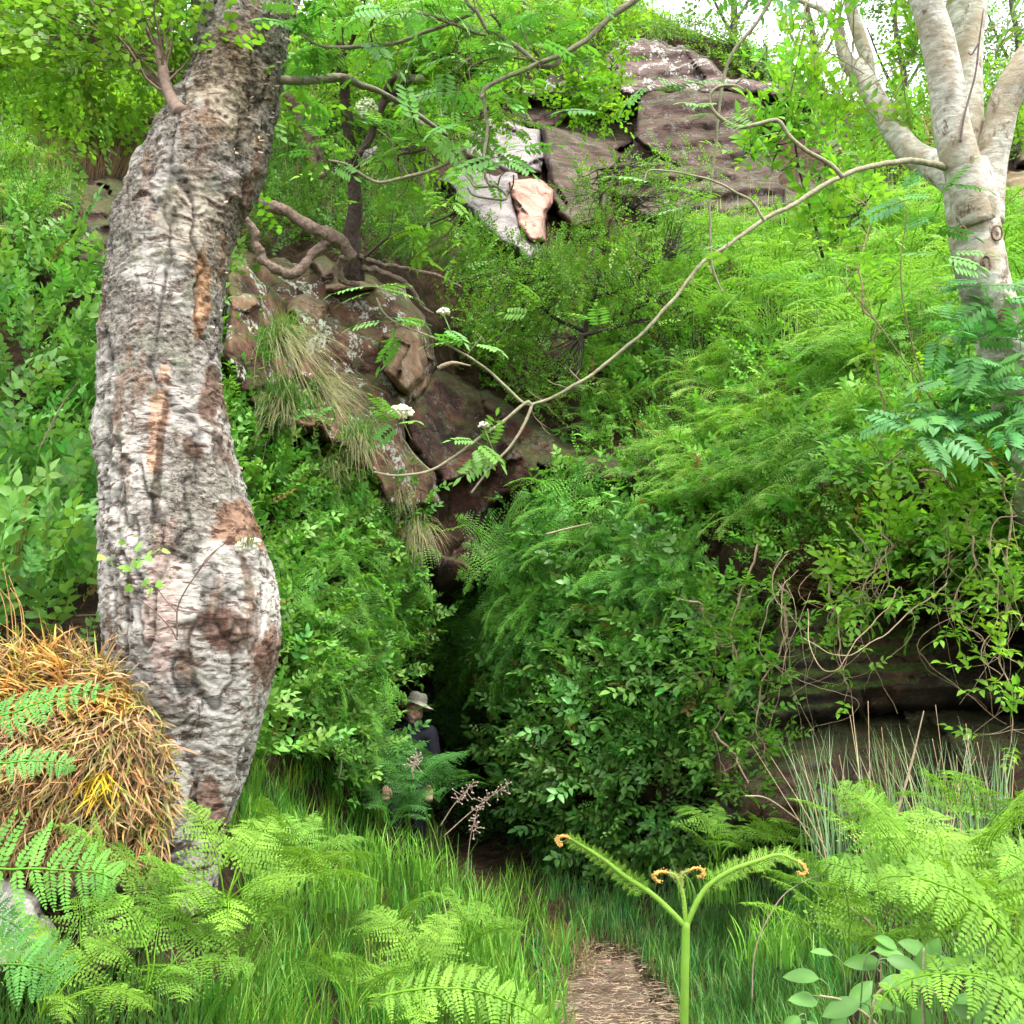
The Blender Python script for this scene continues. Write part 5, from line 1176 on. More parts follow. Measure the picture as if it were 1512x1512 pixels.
n = 15; fern_group(FD, 'dark fern growing inside the shaded cave mouth', 'ferns inside the cave mouth', pts([(640, 900), (720, 920), (760, 1060), (700, 1100), (650, 1000)], n, []), g.uniform(.5, .75, n), .8, g)
n = 12; fern_group(F1, 'small fern on the brow of the upper left bank', 'ferns on the upper left bank', pts([(-100, 220), (110, 230), (230, 200), (0, 380)], n, [LROCK]), g.uniform(.3, .5, n), .5, g)
for o in F1 + FD: bpy.data.objects.remove(o)
# ferns in front of the person, placed singly: label, px, py, depth, scale, tilt
SINGLE = fern_proto('fern', 8, 1., 'tri', 14, 9, (.10, .27, .07), 9, True)
LIME = fern_proto('fern', 8, 1., 'tri', 12, 9, (.20, .37, .045), 10, True)
LIME2 = fern_proto('fern', 7, 1., 'tri', 13, 9, (.17, .34, .045), 12, True)
def single(proto, label, x, y, d, s, rz, tilt=(0, 0), group=None):
    o = dup(proto, P(x, y, d), (tilt[0], tilt[1], rz), s, label, group); o['category'] = 'fern'
single(SINGLE, 'soft green fern directly below the person', 603, 1175, 8.3, .75, .3, (.25, 0)); single(SINGLE, 'soft green fern left of the person beside the dandelion clock', 540, 1165, 8.1, .7, 1.2, (.25, -.1))
single(SINGLE, 'soft green fern low to the right of the person', 648, 1185, 8.5, .65, 2.2, (.2, .2)); single(SINGLE, 'soft green fern between the long grass and the dark cave floor', 575, 1225, 7.9, .62, .9, (.2, 0))
single(SINGLE, 'soft green fern low before the knees of the person', 592, 1200, 8.9, .5, .1, (.3, 0)); single(SINGLE, 'soft green fern covering the lap of the person', 625, 1152, 8.7, .45, 1.3, (.25, 0)); single(SINGLE, 'soft green fern standing between the person and the leafy left bank', 555, 1165, 8.6, .45, 2.3, (.25, 0))
single(LIME, 'large lime green fern spreading at the foot of the birch', 330, 1345, 3.05, .36, .4, (.45, .1)); single(LIME2, 'lime green fern in front of the birch root and the dark crevice', 250, 1380, 2.95, .34, 2.4, (.45, -.2))
single(LIME2, 'lime green fern at the bottom edge below the straw tussock', 215, 1470, 2.75, .36, 1.1, (.4, 0)); single(LIME, 'lime green fern reaching right over the grass beside the birch foot', 405, 1330, 3.25, .36, 2.0, (.35, .3))
single(LIME, 'lime green fern in the grass at the bottom left of the path', 620, 1480, 3.6, .38, .2, (.4, 0)); single(LIME2, 'small lime green fern at the bottom edge left of centre', 520, 1500, 3.3, .34, 2.8, (.3, 0))
single(LIME, 'lime green fern below the reddish slab at right', 1300, 1290, 4.0, .46, 1.6, (.3, 0)); single(LIME2, 'pale green fern left of the rushes beneath the overhang', 1060, 1275, 5.9, .48, .5, (.2, 0)); single(LIME2, 'pale green fern in the grass under the rushes', 1160, 1275, 5.6, .42, 2.5, (.2, 0))
single(LIME2, 'lime green fern hanging at the lower left corner of the straw tussock', 130, 1350, 2.9, .33, 1.9, (.7, -.2)); single(LIME, 'lime green fern at the left below the grey rock', 60, 1500, 2.6, .32, 1.9, (.4, -.2))
for (x, y, d, s, rz, lab) in [(1400, 1380, 2.6, .44, .5, 'bright bracken like fern filling the lower right of the picture'), (1250, 1440, 2.8, .36, 1.9, 'lime green fern low between the path grass and the broad leaves'), (1490, 1440, 2.3, .40, 2.8, 'bright fern at the bottom right corner'), (1460, 1330, 2.9, .42, 4.0, 'lime fern at the right edge before the rushes'), (1360, 1330, 3.2, .42, 1.0, 'lime green fern rising in front of the domed slab')]:
    single(LIME, lab, x, y, d, s, rz, (.2, 0))
for (x, y, d, sc, rz, lab) in [(120, 1430, 2.9, .26, .3, 'little lime fern below the dark crevice at lower left'), (300, 1440, 3.1, .30, 2.0, 'lime green fern under the birch foot nearer the bottom edge'), (370, 1400, 3.2, .28, 3.4, 'small lime fern right of the birch foot fern'), (440, 1290, 3.8, .30, .5, 'upright lime fern in the grass right of the birch foot'), (690, 1400, 4.3, .34, 1.5, 'fresh fern in the grass above the bottom fern'), (590, 1400, 4.2, .32, 4.5, 'fresh fern in the grass left of the upper one'), (1230, 1350, 3.6, .34, 3.0, 'fern at the right edge of the grass before the tall frond'), (1440, 1250, 3.6, .40, 2.2, 'lime fern among the rushes at right')]:
    single(LIME2, lab, x, y, d, sc, rz, (.3, 0))
def kill(o):
    for c in list(o.children): kill(c)
    bpy.data.objects.remove(o)
for o in (SINGLE, LIME, LIME2): kill(o)

# bracken fronds traced in the foreground, one thing each
def traced(label, specs, stem=None, cat='fern', c=(.15, .38, .06), name='bracken', fine=True):
    t = thing(name, label, cat, P(*specs[0][0][0]))
    for (pts_, wid, up, shape, npin, npl) in specs:
        a = np.array(pts_, float); m = MB(); frond(m, P(a[:, 0], a[:, 1], a[:, 2]), up, wid, npin, npl, shape, c, .25, .35, .0035, fine, .04, np.random.default_rng(3)); m.build('frond', M['fern'], t)
    if stem:
        m = MB()
        for pp, w in stem: a = np.array(pp, float); tube(m, catmull(P(a[:, 0], a[:, 1], a[:, 2]), 30), w, 9, np.array(c) * (1.35, 1.1, .8)); 
        m.build('stem', M['fern'], t)
    return t
U = (0, -.75, .65)
traced('bracken frond arching in from the left edge below the straw, leaflets hanging', [([(-60, 1275, 2.2), (0, 1280, 2.2), (70, 1284, 2.2), (140, 1290, 2.2), (185, 1300, 2.2)], .13, (0, -.9, .35), 'tip', 11, 12)])
traced('bracken frond drooping across the lower left corner', [([(-80, 1415, 2.1), (0, 1422, 2.1), (60, 1430, 2.1), (105, 1455, 2.1)], .13, (0, -.9, .4), 'tip', 9, 12)], c=(.09, .26, .05))
traced('bracken frond tip over the grey rock at the left edge', [([(-90, 1340, 2.2), (-30, 1345, 2.2), (20, 1365, 2.2), (62, 1420, 2.2)], .07, (.3, -.9, .3), 'tip', 12, 10)], c=(.08, .25, .06))
traced('fern frond lying over the top of the straw tussock at the left edge', [([(-50, 1070, 2.9), (10, 1052, 2.9), (60, 1038, 2.9), (120, 1025, 2.9), (178, 1014, 2.9)], .09, (0, -.9, .5), 'tip', 12, 9)], c=(.13, .36, .08))
traced('short fern frond tip poking in at the left edge across the straw', [([(-60, 1130, 2.8), (0, 1125, 2.8), (50, 1124, 2.8), (95, 1128, 2.8), (108, 1142, 2.8)], .07, (0, -.9, .5), 'tip', 12, 9)], c=(.13, .36, .08))
traced('lime bracken frond along the bottom edge below the grass', [([(560, 1470, 2.3), (640, 1455, 2.3), (720, 1468, 2.3), (790, 1500, 2.3), (830, 1540, 2.3)], .085, (0, -.7, .7), 'lance', 18, 10)], c=(.17, .34, .04))
FR = [(1510, 1420, 1.7), (1430, 1340, 1.7), (1350, 1300, 1.72), (1300, 1292, 1.75)]
traced('big unfurling bracken at the right edge with fronds spreading left', [([(1560, 1480, 1.7), (1500, 1390, 1.7), (1430, 1330, 1.7), (1360, 1298, 1.72), (1306, 1300, 1.74), (1304, 1330, 1.74)], .13, (0, -.7, .7), 'tri', 16, 11),
   ([(1600, 1420, 1.7), (1560, 1340, 1.72), (1520, 1280, 1.74), (1485, 1262, 1.75), (1478, 1290, 1.75)], .13, (0, -.7, .7), 'tri', 14, 11), ([(1620, 1560, 1.6), (1520, 1480, 1.62), (1430, 1440, 1.65), (1340, 1450, 1.68), (1290, 1500, 1.68)], .14, (0, -.5, .9), 'tri', 16, 11)],
   [([(1640, 1900, 1.5), (1620, 1650, 1.55), (1570, 1490, 1.66), (1560, 1480, 1.7)], [.007, .004])], c=(.17, .34, .04))
traced('tall fern frond rising before the domed slab and the rushes', [([(1400, 1400, 2.7), (1360, 1320, 2.7), (1310, 1240, 2.72), (1268, 1180, 2.75), (1240, 1150, 2.8)], .17, (-.3, -.8, .5), 'tri', 18, 10)], c=(.16, .33, .04))
traced('broad fern frond reaching left below the tall frond', [([(1440, 1390, 2.6), (1370, 1330, 2.6), (1300, 1295, 2.62), (1240, 1280, 2.65), (1205, 1272, 2.7)], .15, (0, -.75, .65), 'tri', 16, 10)], c=(.16, .33, .04))

# unfurling bracken in the middle foreground
def fiddle():
    c = (.24, .44, .06)
    t = thing('bracken', 'tall unfurling bracken shoot with three curled heads standing alone before the path', 'fern', P(1006, 2716, 1.45) * [1, 1, 0])
    b = P(1006, 2716, 1.45)
    m = MB(); tube(m, catmull([b, P(1009, 2300, 1.45), P(1008, 1900, 1.45), P(1010, 1540, 1.45), P(1013, 1362, 1.45)], 90), [.0068, .0062, .0058], 12, c)
    m.build('stem', M['fern'], t)
    g = np.random.default_rng(2)
    def arm(pts_, r0, curl, name, o=(.55, .34, .09), leaf=1.):
        a = np.array(pts_, float); q = catmull(P(a[:, 0], a[:, 1], np.full(len(a), 1.45)), 50); m = MB(); tube(m, q, [r0, r0 * .8, r0 * .45], 9, c)
        k0 = int(50 * .36) if leaf else 50
        T = unit(np.gradient(q, axis=0))
        for k in range(k0, 50, 2):   # half unrolled leaflets hugging the arm
            s = (k - k0) / (50 - k0); ln = (.017 * (1 - s) ** .5 + .006) * leaf * g.uniform(.6, 1.2)
            for sd in (1, -1):
                side = unit(np.cross(T[k], [0, 1, 0]) * sd * -1 + [0, -.35 * sd, -.4]); e = q[k] + side * ln; p2 = [q[k], q[k] + side * ln * .5 + T[k] * .007, e + T[k] * .011]
                frond(m, p2, unit(np.cross(T[k], side) * sd + 1e-3), ln * .6, 6, 3, 'tri', np.array(c) * g.uniform(.9, 1.25), .3, .6, .0009, False, .1, g, (1, 1, 1))
        kk = g.integers(4, 49, 260); hp = q[kk] + unit(g.normal(0, 1, (260, 3))) * r0 * .8; blades(m, hp, .004, unit(g.normal(0, 1, (260, 3))), .8, .0007, (.5, .42, .2), seg=2, up=unit(hp - q[kk]))
        A = m.build(name, M['fern'], t)
        m = MB(); p = q[-1]; tt = T[-1]; nrm = unit(np.cross(tt, [0, 1, 0])) * curl; tip = []
        for k in range(26):   # crozier
            ang = k / 26 * 2.6; rr = .017 * (1 - k / 40); tip.append(p + nrm * rr * (1 - math.cos(ang)) * 1.2 + tt * rr * math.sin(ang) * 1.4)
        tip = np.array(tip); tube(m, tip, [r0 * .6, r0 * .5], 7, o)
        for k in range(0, 26, 1):
            for _ in range(4): ball(m, tip[k] + g.normal(0, .0016, 3), g.uniform(.0008, .0014), 6)
        m.c = [np.broadcast_to(np.array(o) * g.uniform(.8, 1.25), x.shape) for x in m.c]
        m.build('crozier', M['straw'], A)
    arm([(1012, 1368), (990, 1345), (960, 1318), (925, 1295), (890, 1268), (862, 1250), (842, 1238)], .0042, 1, 'frond')
    arm([(1014, 1366), (1030, 1330), (1048, 1306), (1080, 1285), (1115, 1272), (1150, 1262), (1178, 1272)], .0042, -1, 'frond')
    arm([(1012, 1366), (1010, 1330), (1004, 1306), (996, 1292), (984, 1288)], .0034, 1, 'frond', leaf=0)
    arm([(1006, 1308), (1006, 1300), (1008, 1290), (1020, 1284)], .0026, -1, 'frond', leaf=0)
fiddle()

# broad leaved plant at the lower right
def broad():
    t = thing('broad_leaved_plant', 'plant with large smooth oval leaves at the bottom right in front of the ferns', 'plant', P(1330, 1700, 1.9)); g = np.random.default_rng(6)
    m = MB()
    for pp in [[(1270, 1660), (1290, 1480), (1330, 1462), (1380, 1466), (1430, 1500)], [(1362, 1640), (1364, 1520), (1362, 1470), (1364, 1400)], [(1330, 1600), (1300, 1520), (1250, 1480), (1210, 1470)]]:
        limb_path(m, pp, 1.85, [5, 3], 6, (.3, .26, .15), 0)
    m.build('stem', M['wood'], t)
    LF = leaf_T(.5, .06, .1, .45)
    for (x, y, dx, dy, L, w) in [(1270, 1480, -1, .25, 66, .52), (1285, 1482, 1, .02, 58, .5), (1363, 1468, .15, -1.6, 84, .5), (1358, 1480, -.05, 1, 60, .6), (1300, 1420, -1, -.1, 70, .4), (1340, 1440, .9, .2, 50, .5), (1250, 1500, -.7, .6, 46, .6), (1200, 1470, -1, .2, 40, .6), (1400, 1480, .9, .5, 60, .5), (1325, 1400, -.8, -.5, 46, .5), (1230, 1410, -1, -.3, 40, .5), (1180, 1500, -.6, .7, 44, .6), (1440, 1505, .6, -.9, 56, .5)] + [(g.uniform(1190, 1480), g.uniform(1390, 1560), g.normal(0, 1), g.normal(0, .6), g.uniform(36, 66), g.uniform(.42, .6)) for _ in range(34)]:
        l = MB(); h = RT * dx - UP * dy + FW * g.normal(-.1, .2); T = fineleaf_T(w, .05, .14); q0 = P(x, y, 1.84 + g.uniform(-.02, .2))
        tube(l, catmull([q0, q0 - unit(h) * .02 + [0, 0, -.02], q0 - unit(h) * .03 + [0, .02, -.14]], 6), .0016, 4, (.12, .22, .07), cap=False)
        batch(l, T, [q0], [h], [unit(np.array([0, -.7, .75]) + g.normal(0, .2, 3))], L / 1512 * 1.85 * .9, np.array([(.085, .22, .04)]) * g.uniform(.85, 1.2)); l.build('leaf', M['leaf'], t)
broad()

# ---------------------------------------------------------------- grasses
def grass(name, poly, n, H, tint, tip, excl, label, cat='grass', width=.005, lean_dir=(0, -.3, 0), curve=(.4, 1.3), mat='grass', seg=4, clump=0, var=.25, hang=0., lift=(0, .02)):
    if clump:
        cx, cy = pick(poly, clump, excl); k = R.integers(0, clump, n); ck = jit(clump, (1, 1, 1), .35, .22) * (1 + np.outer(R.random(clump) < .12, (.9, .35, .5))); x = cx[k] + R.normal(0, 9, n); y = cy[k] + R.normal(0, 5, n)
        ok = np.ones(n, bool)
        for e in excl: ok &= ~inside(x, y, e)
        x, y = x[ok], y[ok]; k = k[ok]; ck = ck[k]
    else: x, y = pick(poly, n, excl); ck = 1.
    n = len(x); p = S(x, y); nn = SN(x, y) if hang else None; p = p + (nn if hang else np.array([0, 0, 1.])) * R.uniform(*lift, n)[:, None]
    ld = R.normal(0, 1, (n, 3)) * [1, 1, 0] + np.array(lean_dir) * 1.5
    if clump: a = R.uniform(0, 6.28, clump); ld += np.stack([np.cos(a), np.sin(a), 0 * a], 1)[k] * .4
    up = np.array([0, 0, 1.])
    if hang: up = unit(nn * hang + np.array([0, 0, 1.]) * (1 - hang)); ld = unit(nn) * .5 + np.array([0, 0, -1.]) + R.normal(0, .25, (n, 3))
    ld = unit(ld - np.sum(ld * up, -1, keepdims=True) * up if hang else ld)
    mb = MB(); blades(mb, p, H * R.uniform(.5, 1.25, n), ld, R.uniform(*curve, n), width * R.uniform(.5, 1.5, n), jit(n, tint, var) * ck, jit(n, tip, var) * ck, seg, up)
    return stuff(mb, name, mat, label, cat)
FLOORL = [(330, 1130), (420, 1120), (560, 1150), (640, 1200), (700, 1290), (800, 1310), (860, 1400), (830, 1500), (820, 1700), (250, 1700), (300, 1500), (420, 1430), (330, 1330)]
FLOORR = [(800, 1220), (860, 1240), (1100, 1240), (1260, 1270), (1300, 1400), (1240, 1500), (1200, 1700), (1020, 1700), (1020, 1500), (940, 1410), (880, 1400), (800, 1320)]
GX = [[(850, 1440), (885, 1415), (920, 1410), (940, 1450), (1000, 1510), (1015, 1620), (1000, 1900), (815, 1900), (845, 1600), (835, 1490)], CAVEPATH]
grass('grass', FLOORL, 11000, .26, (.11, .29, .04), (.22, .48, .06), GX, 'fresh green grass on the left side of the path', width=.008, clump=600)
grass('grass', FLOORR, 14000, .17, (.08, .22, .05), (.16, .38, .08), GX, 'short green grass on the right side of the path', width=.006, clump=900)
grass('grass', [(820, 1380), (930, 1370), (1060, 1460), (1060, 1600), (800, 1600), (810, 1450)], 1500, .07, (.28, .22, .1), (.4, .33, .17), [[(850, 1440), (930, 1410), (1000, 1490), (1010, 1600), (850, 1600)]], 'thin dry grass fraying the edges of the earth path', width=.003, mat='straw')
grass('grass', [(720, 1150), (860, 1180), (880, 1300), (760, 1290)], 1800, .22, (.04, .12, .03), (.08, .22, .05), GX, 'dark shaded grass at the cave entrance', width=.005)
grass('grass', [(880, 560), (1000, 500), (1300, 600), (1400, 660), (1300, 800), (1100, 830), (960, 760)], 2600, .3, (.10, .26, .04), (.2, .42, .07), [FACE], 'long thin grass growing through the slope plants', width=.004, lift=(.1, .3))
grass('grass', [(-200, 200), (80, 215), (120, 290), (60, 330), (-200, 330)], 2500, .3, (.14, .3, .04), (.26, .46, .06), [], 'yellow green grass drooping over the upper left bank', width=.006)
grass('grass', [(400, 180), (470, 200), (480, 300), (400, 300), (380, 230)], 900, .35, (.12, .26, .05), (.2, .4, .07), [], 'upright grass stems behind the ledge rowan', width=.006)
grass('grass', [(560, 250), (640, 300), (660, 400), (600, 400), (540, 330)], 1600, .3, (.09, .2, .04), (.2, .36, .08), [FACE], 'grass tufts on the ledge right of the crooked rowan', width=.006, hang=.4)
grass('grass', [(930, 20), (1000, 30), (1040, 60), (900, 66)], 900, .45, (.16, .3, .05), (.3, .45, .1), [], 'grass fringe above the weathered cliff top', width=.012)
grass('grass', [(960, 330), (1200, 330), (1450, 290), (1500, 640), (1250, 600), (1020, 520)], 1500, .55, (.25, .42, .12), (.4, .55, .2), [CLIFF], 'tall pale stems standing through the upper slope ferns', width=.008, curve=(.05, .35), lift=(.1, .2))
x, y = pick([(810, 1400), (940, 1385), (1030, 1500), (1040, 1560), (790, 1560)], 2600); n = len(x); mb = MB(); a = R.normal(0, 1, (n, 3)) * [1, 1, .06]
blades(mb, P(x, y, D(x, y, False) - .05) + [0, 0, .012], R.uniform(.02, .09, n), unit(R.normal(0, 1, (n, 3)) * [1, 1, .1] - [0, 0, .1]), R.uniform(.3, 1.2, n), R.uniform(.002, .006, n), jit(n, (.42, .32, .22), .6), jit(n, (.5, .4, .28), .5), 3, unit(a))
stuff(mb, 'dead_grass', 'straw', 'short dry straw littered over the earth path', 'dead grass')
grass('grass', [(-160, 1440), (60, 1430), (240, 1440), (330, 1500), (330, 1720), (-160, 1720)], 2600, .16, (.10, .26, .05), (.2, .42, .08), [], 'grass blades among the ferns at the lower left corner', width=.006)
grass('dead_grass', [(790, 1380), (860, 1380), (880, 1450), (800, 1450)], 500, .14, (.26, .2, .1), (.4, .32, .18), [], 'dry straw tuft at the left edge of the earth path', 'dead grass', .004, mat='straw', curve=(.6, 2.2))
g2 = np.random.default_rng(3)
for (x, y, r, lab) in [(868, 1432, 9, 'small grey stone at the left edge of the earth path near its far end'), (936, 1468, 7, 'little flat stone on the right side of the earth path'), (845, 1490, 10, 'half buried stone on the left side of the path near the bottom edge')]:
    m = MB(); ball(m, (0, 0, 0), (r / 1512 * 5.6, r / 1512 * 5, r / 1512 * 2.6), 18); v, a, b, c = m.arrays(); v = v * (1 + .35 * (fbm(v * 40 + r, 3)[:, None] - .5)); o = MB().add(v + P(x, y, float(D(x, y, False)) - .02), a, b).build('stone', M['greyrock']); tag(o, lab, 'stone')
grass('grass', [(1260, 1260), (2200, 1260), (2200, 1700), (1240, 1700), (1300, 1400)], 5000, .2, (.10, .26, .05), (.2, .42, .08), [], 'long grass under the ferns at the lower right', width=.007)
# litter that hangs on banks
grass('dead_grass', [(600, 380), (700, 420), (760, 500), (700, 540), (640, 450)], 700, .2, (.2, .13, .08), (.34, .25, .16), [], 'matted dead roots and stems under the ledge turf', 'dead grass', .006, mat='straw', hang=.4)
grass('dead_grass', [(0, 225), (110, 205), (240, 195), (240, 265), (120, 268), (20, 262)], 1500, .22, (.16, .10, .06), (.3, .2, .11), [], 'brown dead litter under the upper left brow', 'dead grass', .006, mat='straw', hang=.4)
grass('dead_grass', [(1180, 330), (1290, 290), (1340, 300), (1300, 350), (1200, 370)], 900, .25, (.22, .14, .08), (.4, .28, .16), [CLIFF], 'brown dead grass below the cliff at upper right', 'dead grass', .007, mat='straw', hang=.4)
grass('dead_grass', [(1180, 740), (1400, 700), (1440, 800), (1300, 880), (1160, 860)], 1500, .2, (.2, .11, .05), (.4, .25, .12), [], 'rust brown dead leaves matted on the lip of the overhang', 'dead grass', .006, mat='straw', hang=.5, lift=(0, .15))
grass('dead_grass', [(1060, 880), (1180, 860), (1180, 1000), (1120, 1040), (1060, 960)], 800, .2, (.18, .11, .06), (.36, .25, .13), [], 'brown straw hanging left of the dark hollow', 'dead grass', .005, mat='straw', hang=.5, lift=(0, .25))
grass('dead_grass', [(540, 960), (575, 950), (560, 1090), (530, 1060)], 400, .3, (.16, .10, .06), (.36, .24, .13), [], 'brown dead fern strands hanging beside the person', 'dead grass', .007, mat='straw', hang=.6)
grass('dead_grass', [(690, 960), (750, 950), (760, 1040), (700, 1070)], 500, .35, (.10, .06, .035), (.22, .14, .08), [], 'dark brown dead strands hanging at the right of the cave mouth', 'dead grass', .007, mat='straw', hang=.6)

def tuft(label, name, cat, x, y, d, n, H, tint, tip, w, curve, out=(0, -.4, 0), up=(0, 0, 1), spread=.05, mat='grass', group=None, seg=5, seed=1, upj=0., var=.25):
    g = np.random.default_rng(seed); b = P(x, y, d); t0 = b + g.normal(0, 1, (n, 3)) * np.array(spread)
    ld = unit(g.normal(0, 1, (n, 3)) * [1, 1, .2] + out); uu = unit(np.array(up) + g.normal(0, upj, (n, 3)))
    m = MB(); blades(m, t0, H * g.uniform(.5, 1.2, n), ld, g.uniform(*curve, n), w * g.uniform(.6, 1.3, n), jit(n, tint, var), jit(n, tip, var), seg, uu)
    o = m.build(name, M[mat], origin=b); return tag(o, label, cat, group)
for i, (x, y, d, lab) in enumerate([(590, 1300, 6.0, 'tall arching green grass tuft below the person'), (540, 1310, 6.0, 'tall green grass tuft left of the arching tuft'), (640, 1330, 6.0, 'green grass tuft left of the dark cave floor'), (720, 1400, 5.2, 'upright green grass tuft left of the path'), (690, 1440, 4.6, 'green grass tuft behind the lime fern at the bottom'), (500, 1340, 5.0, 'green grass tuft right of the birch foot'), (450, 1250, 6.0, 'shaded grass tuft behind the birch foot'), (770, 1500, 4.3, 'grass tuft at the bottom edge just left of the path'), (1150, 1420, 4.6, 'grass tuft right of the path'), (1060, 1330, 6.0, 'grass tuft behind the curled bracken heads')]):
    tuft(lab, 'grass_tuft', 'grass tuft', x, y, d, 130, .34 if i < 5 else .26, (.13, .32, .04), (.25, .52, .06), .009, (.4, 1.4), (0, -.2, 0), spread=(.09, .07, .01), seed=i)
# straw tussock on the left mound
def tussock():
    g = np.random.default_rng(9)
    t = thing('grass_tussock', 'huge straw coloured dead grass tussock heaped against the birch at the left edge', 'grass tussock', P(110, 1280, 3.4))
    # body
    th = np.linspace(-200, 262, 60); m = MB()
    x, y = pick(STRAW, 5200, [], g); 
    hump = lambda x, y: 3.55 - .42 * np.sqrt(np.clip(1 - ((y - 1130) / 220.) ** 2, 0, 1)) * np.clip((275 - x) / 110, 0, 1) ** .5
    p = P(x, y, hump(x, y))
    top = np.clip((1060 - y) / 110, 0, 1)[:, None]; nn = unit(np.array([0, -1., .35]) * (1 - top) + np.array([0, -.4, 1.]) * top + g.normal(0, .25, (len(x), 3)))
    ld = unit(np.array([0, -.3, -1.]) * (1 - top) + g.normal(0, 1, (len(x), 3)) * [1.5, .6, .8] * (.55 + top))
    c1 = jit(len(x), (.42, .27, .125), .5, .12, g); warm = (fbm(p * 5, 2) > .5)[:, None] & (top > .1); c1 = np.where(warm, c1 * (1.2, 1.05, .6), c1)
    gold = ((x - 155) ** 2 + (y - 1150) ** 2 < 22 ** 2)[:, None]; c1 = np.where(gold, np.array([.62, .42, .03]) * g.uniform(.8, 1.2, (len(x), 1)), c1)
    grn = (g.random(len(x)) < .1)[:, None]; c1 = np.where(grn, np.array([.26, .3, .06]), c1)
    blades(m, p + nn * -.03, g.uniform(.07, .17, len(x)), ld, g.uniform(.6, 2.8, len(x)), g.uniform(.005, .014, len(x)), c1 * .75, c1 * 1.15, 5, nn)
    tag(m.build('dead_blades', M['straw'], t), kind='stuff')
    # core
    xs = np.linspace(-300, 300, 80); ys = np.linspace(915, 1330, 60); X, Y = np.meshgrid(xs, ys)
    BIG = [(-320, 960), (60, 965), (140, 985), (205, 1050), (240, 1110), (245, 1200), (215, 1265), (120, 1275), (-320, 1275)]
    e = np.where(inside(X, Y, BIG), edgedist(X, Y, BIG), 0); e = np.clip(e / 60, 0, 1); Z = hump(X, Y) + .04 + .75 * (1 - np.sqrt(1 - (1 - e) ** 2)) 
    V = P(X, Y, Z); i = np.arange(59)[:, None] * 80; j = np.arange(79)[None]; f = np.stack([i + j, i + 80 + j, i + 81 + j, i + j + 1], -1)
    f = f[e[:-1, :-1] + e[1:, 1:] > 0].reshape(-1, 4); m = MB().add(V.reshape(-1, 3), None, f, (.14, .08, .04)); m.build('root_mass', M['root'], t)
    x, y = pick([(-60, 955), (150, 970), (210, 1020), (100, 1050), (-60, 1050)], 1100, [], g); p = P(x, y, 3.35 + 0 * x); m = MB()
    c = np.where((g.random(len(x)) < .45)[:, None], np.array([.28, .36, .05]), np.array([.42, .31, .12])) * g.uniform(.7, 1.2, (len(x), 1))
    blades(m, p - UP * .07, g.uniform(.05, .16, len(x)), unit(g.normal(0, 1, (len(x), 3)) * [1, .6, .2]), g.uniform(.5, 2.2, len(x)), g.uniform(.003, .007, len(x)), c * .8, c * 1.1, 5, unit(g.normal(0, .4, (len(x), 3)) + [0, -.2, 1]))
    tag(m.build('live_blades', M['straw'], t), kind='stuff')
    m = MB()
    for k in range(5):
        x0 = g.uniform(10, 60); limb_path(m, [(x0, 970), (x0 - 5, 900), (x0 - 30 + 20 * g.random(), 830 + 40 * g.random())], 3.4, [2, 1], 4, (.4, .24, .08), 0)
    m.build('stalk', M['wood'], t)
tussock()
# pale hair-like grass falling down the red face
for i, (x, y, d, n, H, lab, dx) in enumerate([(418, 508, 7.95, 520, .85, 'long pale grass tress pouring down the red rock face', .38), (470, 575, 8.0, 420, .62, 'pale grass tress beside the long one on the red rock', .42), (415, 600, 7.8, 260, .42, 'rush tuft with brown hanging skirts on the red rock', .05), (530, 655, 8.3, 300, .42, 'green topped grass tuft low on the red rock face', .1), (615, 785, 9.0, 330, .5, 'straw grass tress hanging beside the dark rock wall', .12), (590, 725, 8.9, 200, .35, 'short straw grass tress above the ferns left of the dark rock', .1), (490, 690, 8.2, 200, .3, 'grass tuft under the pale tresses', .1)]):
    g = np.random.default_rng(40 + i); m = MB(); b = P(x, y, d); n = int(n * .75); q = b + g.normal(0, 1, (n, 3)) * [.055, .03, .05]
    ld = unit(np.array([dx, -.12, -1.]) + g.normal(0, .09, (n, 3)) + np.array([1, 0, 0]) * (q[:, :1] - b[0]) * 1.2); u = unit(np.array([dx, -.75, .1]) + g.normal(0, .25, (n, 3)))
    c0 = jit(n, (.14, .24, .05), .25, .1, g); c1 = jit(n, (.38, .31, .18), .35, .08, g)
    blades(m, q, H * g.uniform(.4, 1.1, n), ld, g.uniform(1.0, 1.6, n), .0045 * g.uniform(.6, 1.3, n), c0, c1, 7, u)
    t = m.build('grass_tuft', M['straw'], origin=b); tag(t, lab, 'grass tuft')
    if i in (0, 2, 3):
        m = MB(); n2 = 160; blades(m, b + g.normal(0, 1, (n2, 3)) * [.08, .05, .03], .28 * g.uniform(.6, 1.2, n2), unit(g.normal(0, 1, (n2, 3)) * [1, .6, 0]), g.uniform(.4, 1.5, n2), .009, jit(n2, (.10, .24, .04)), jit(n2, (.18, .36, .06)), 5)
        m.build('green_blades', M['grass'], t)
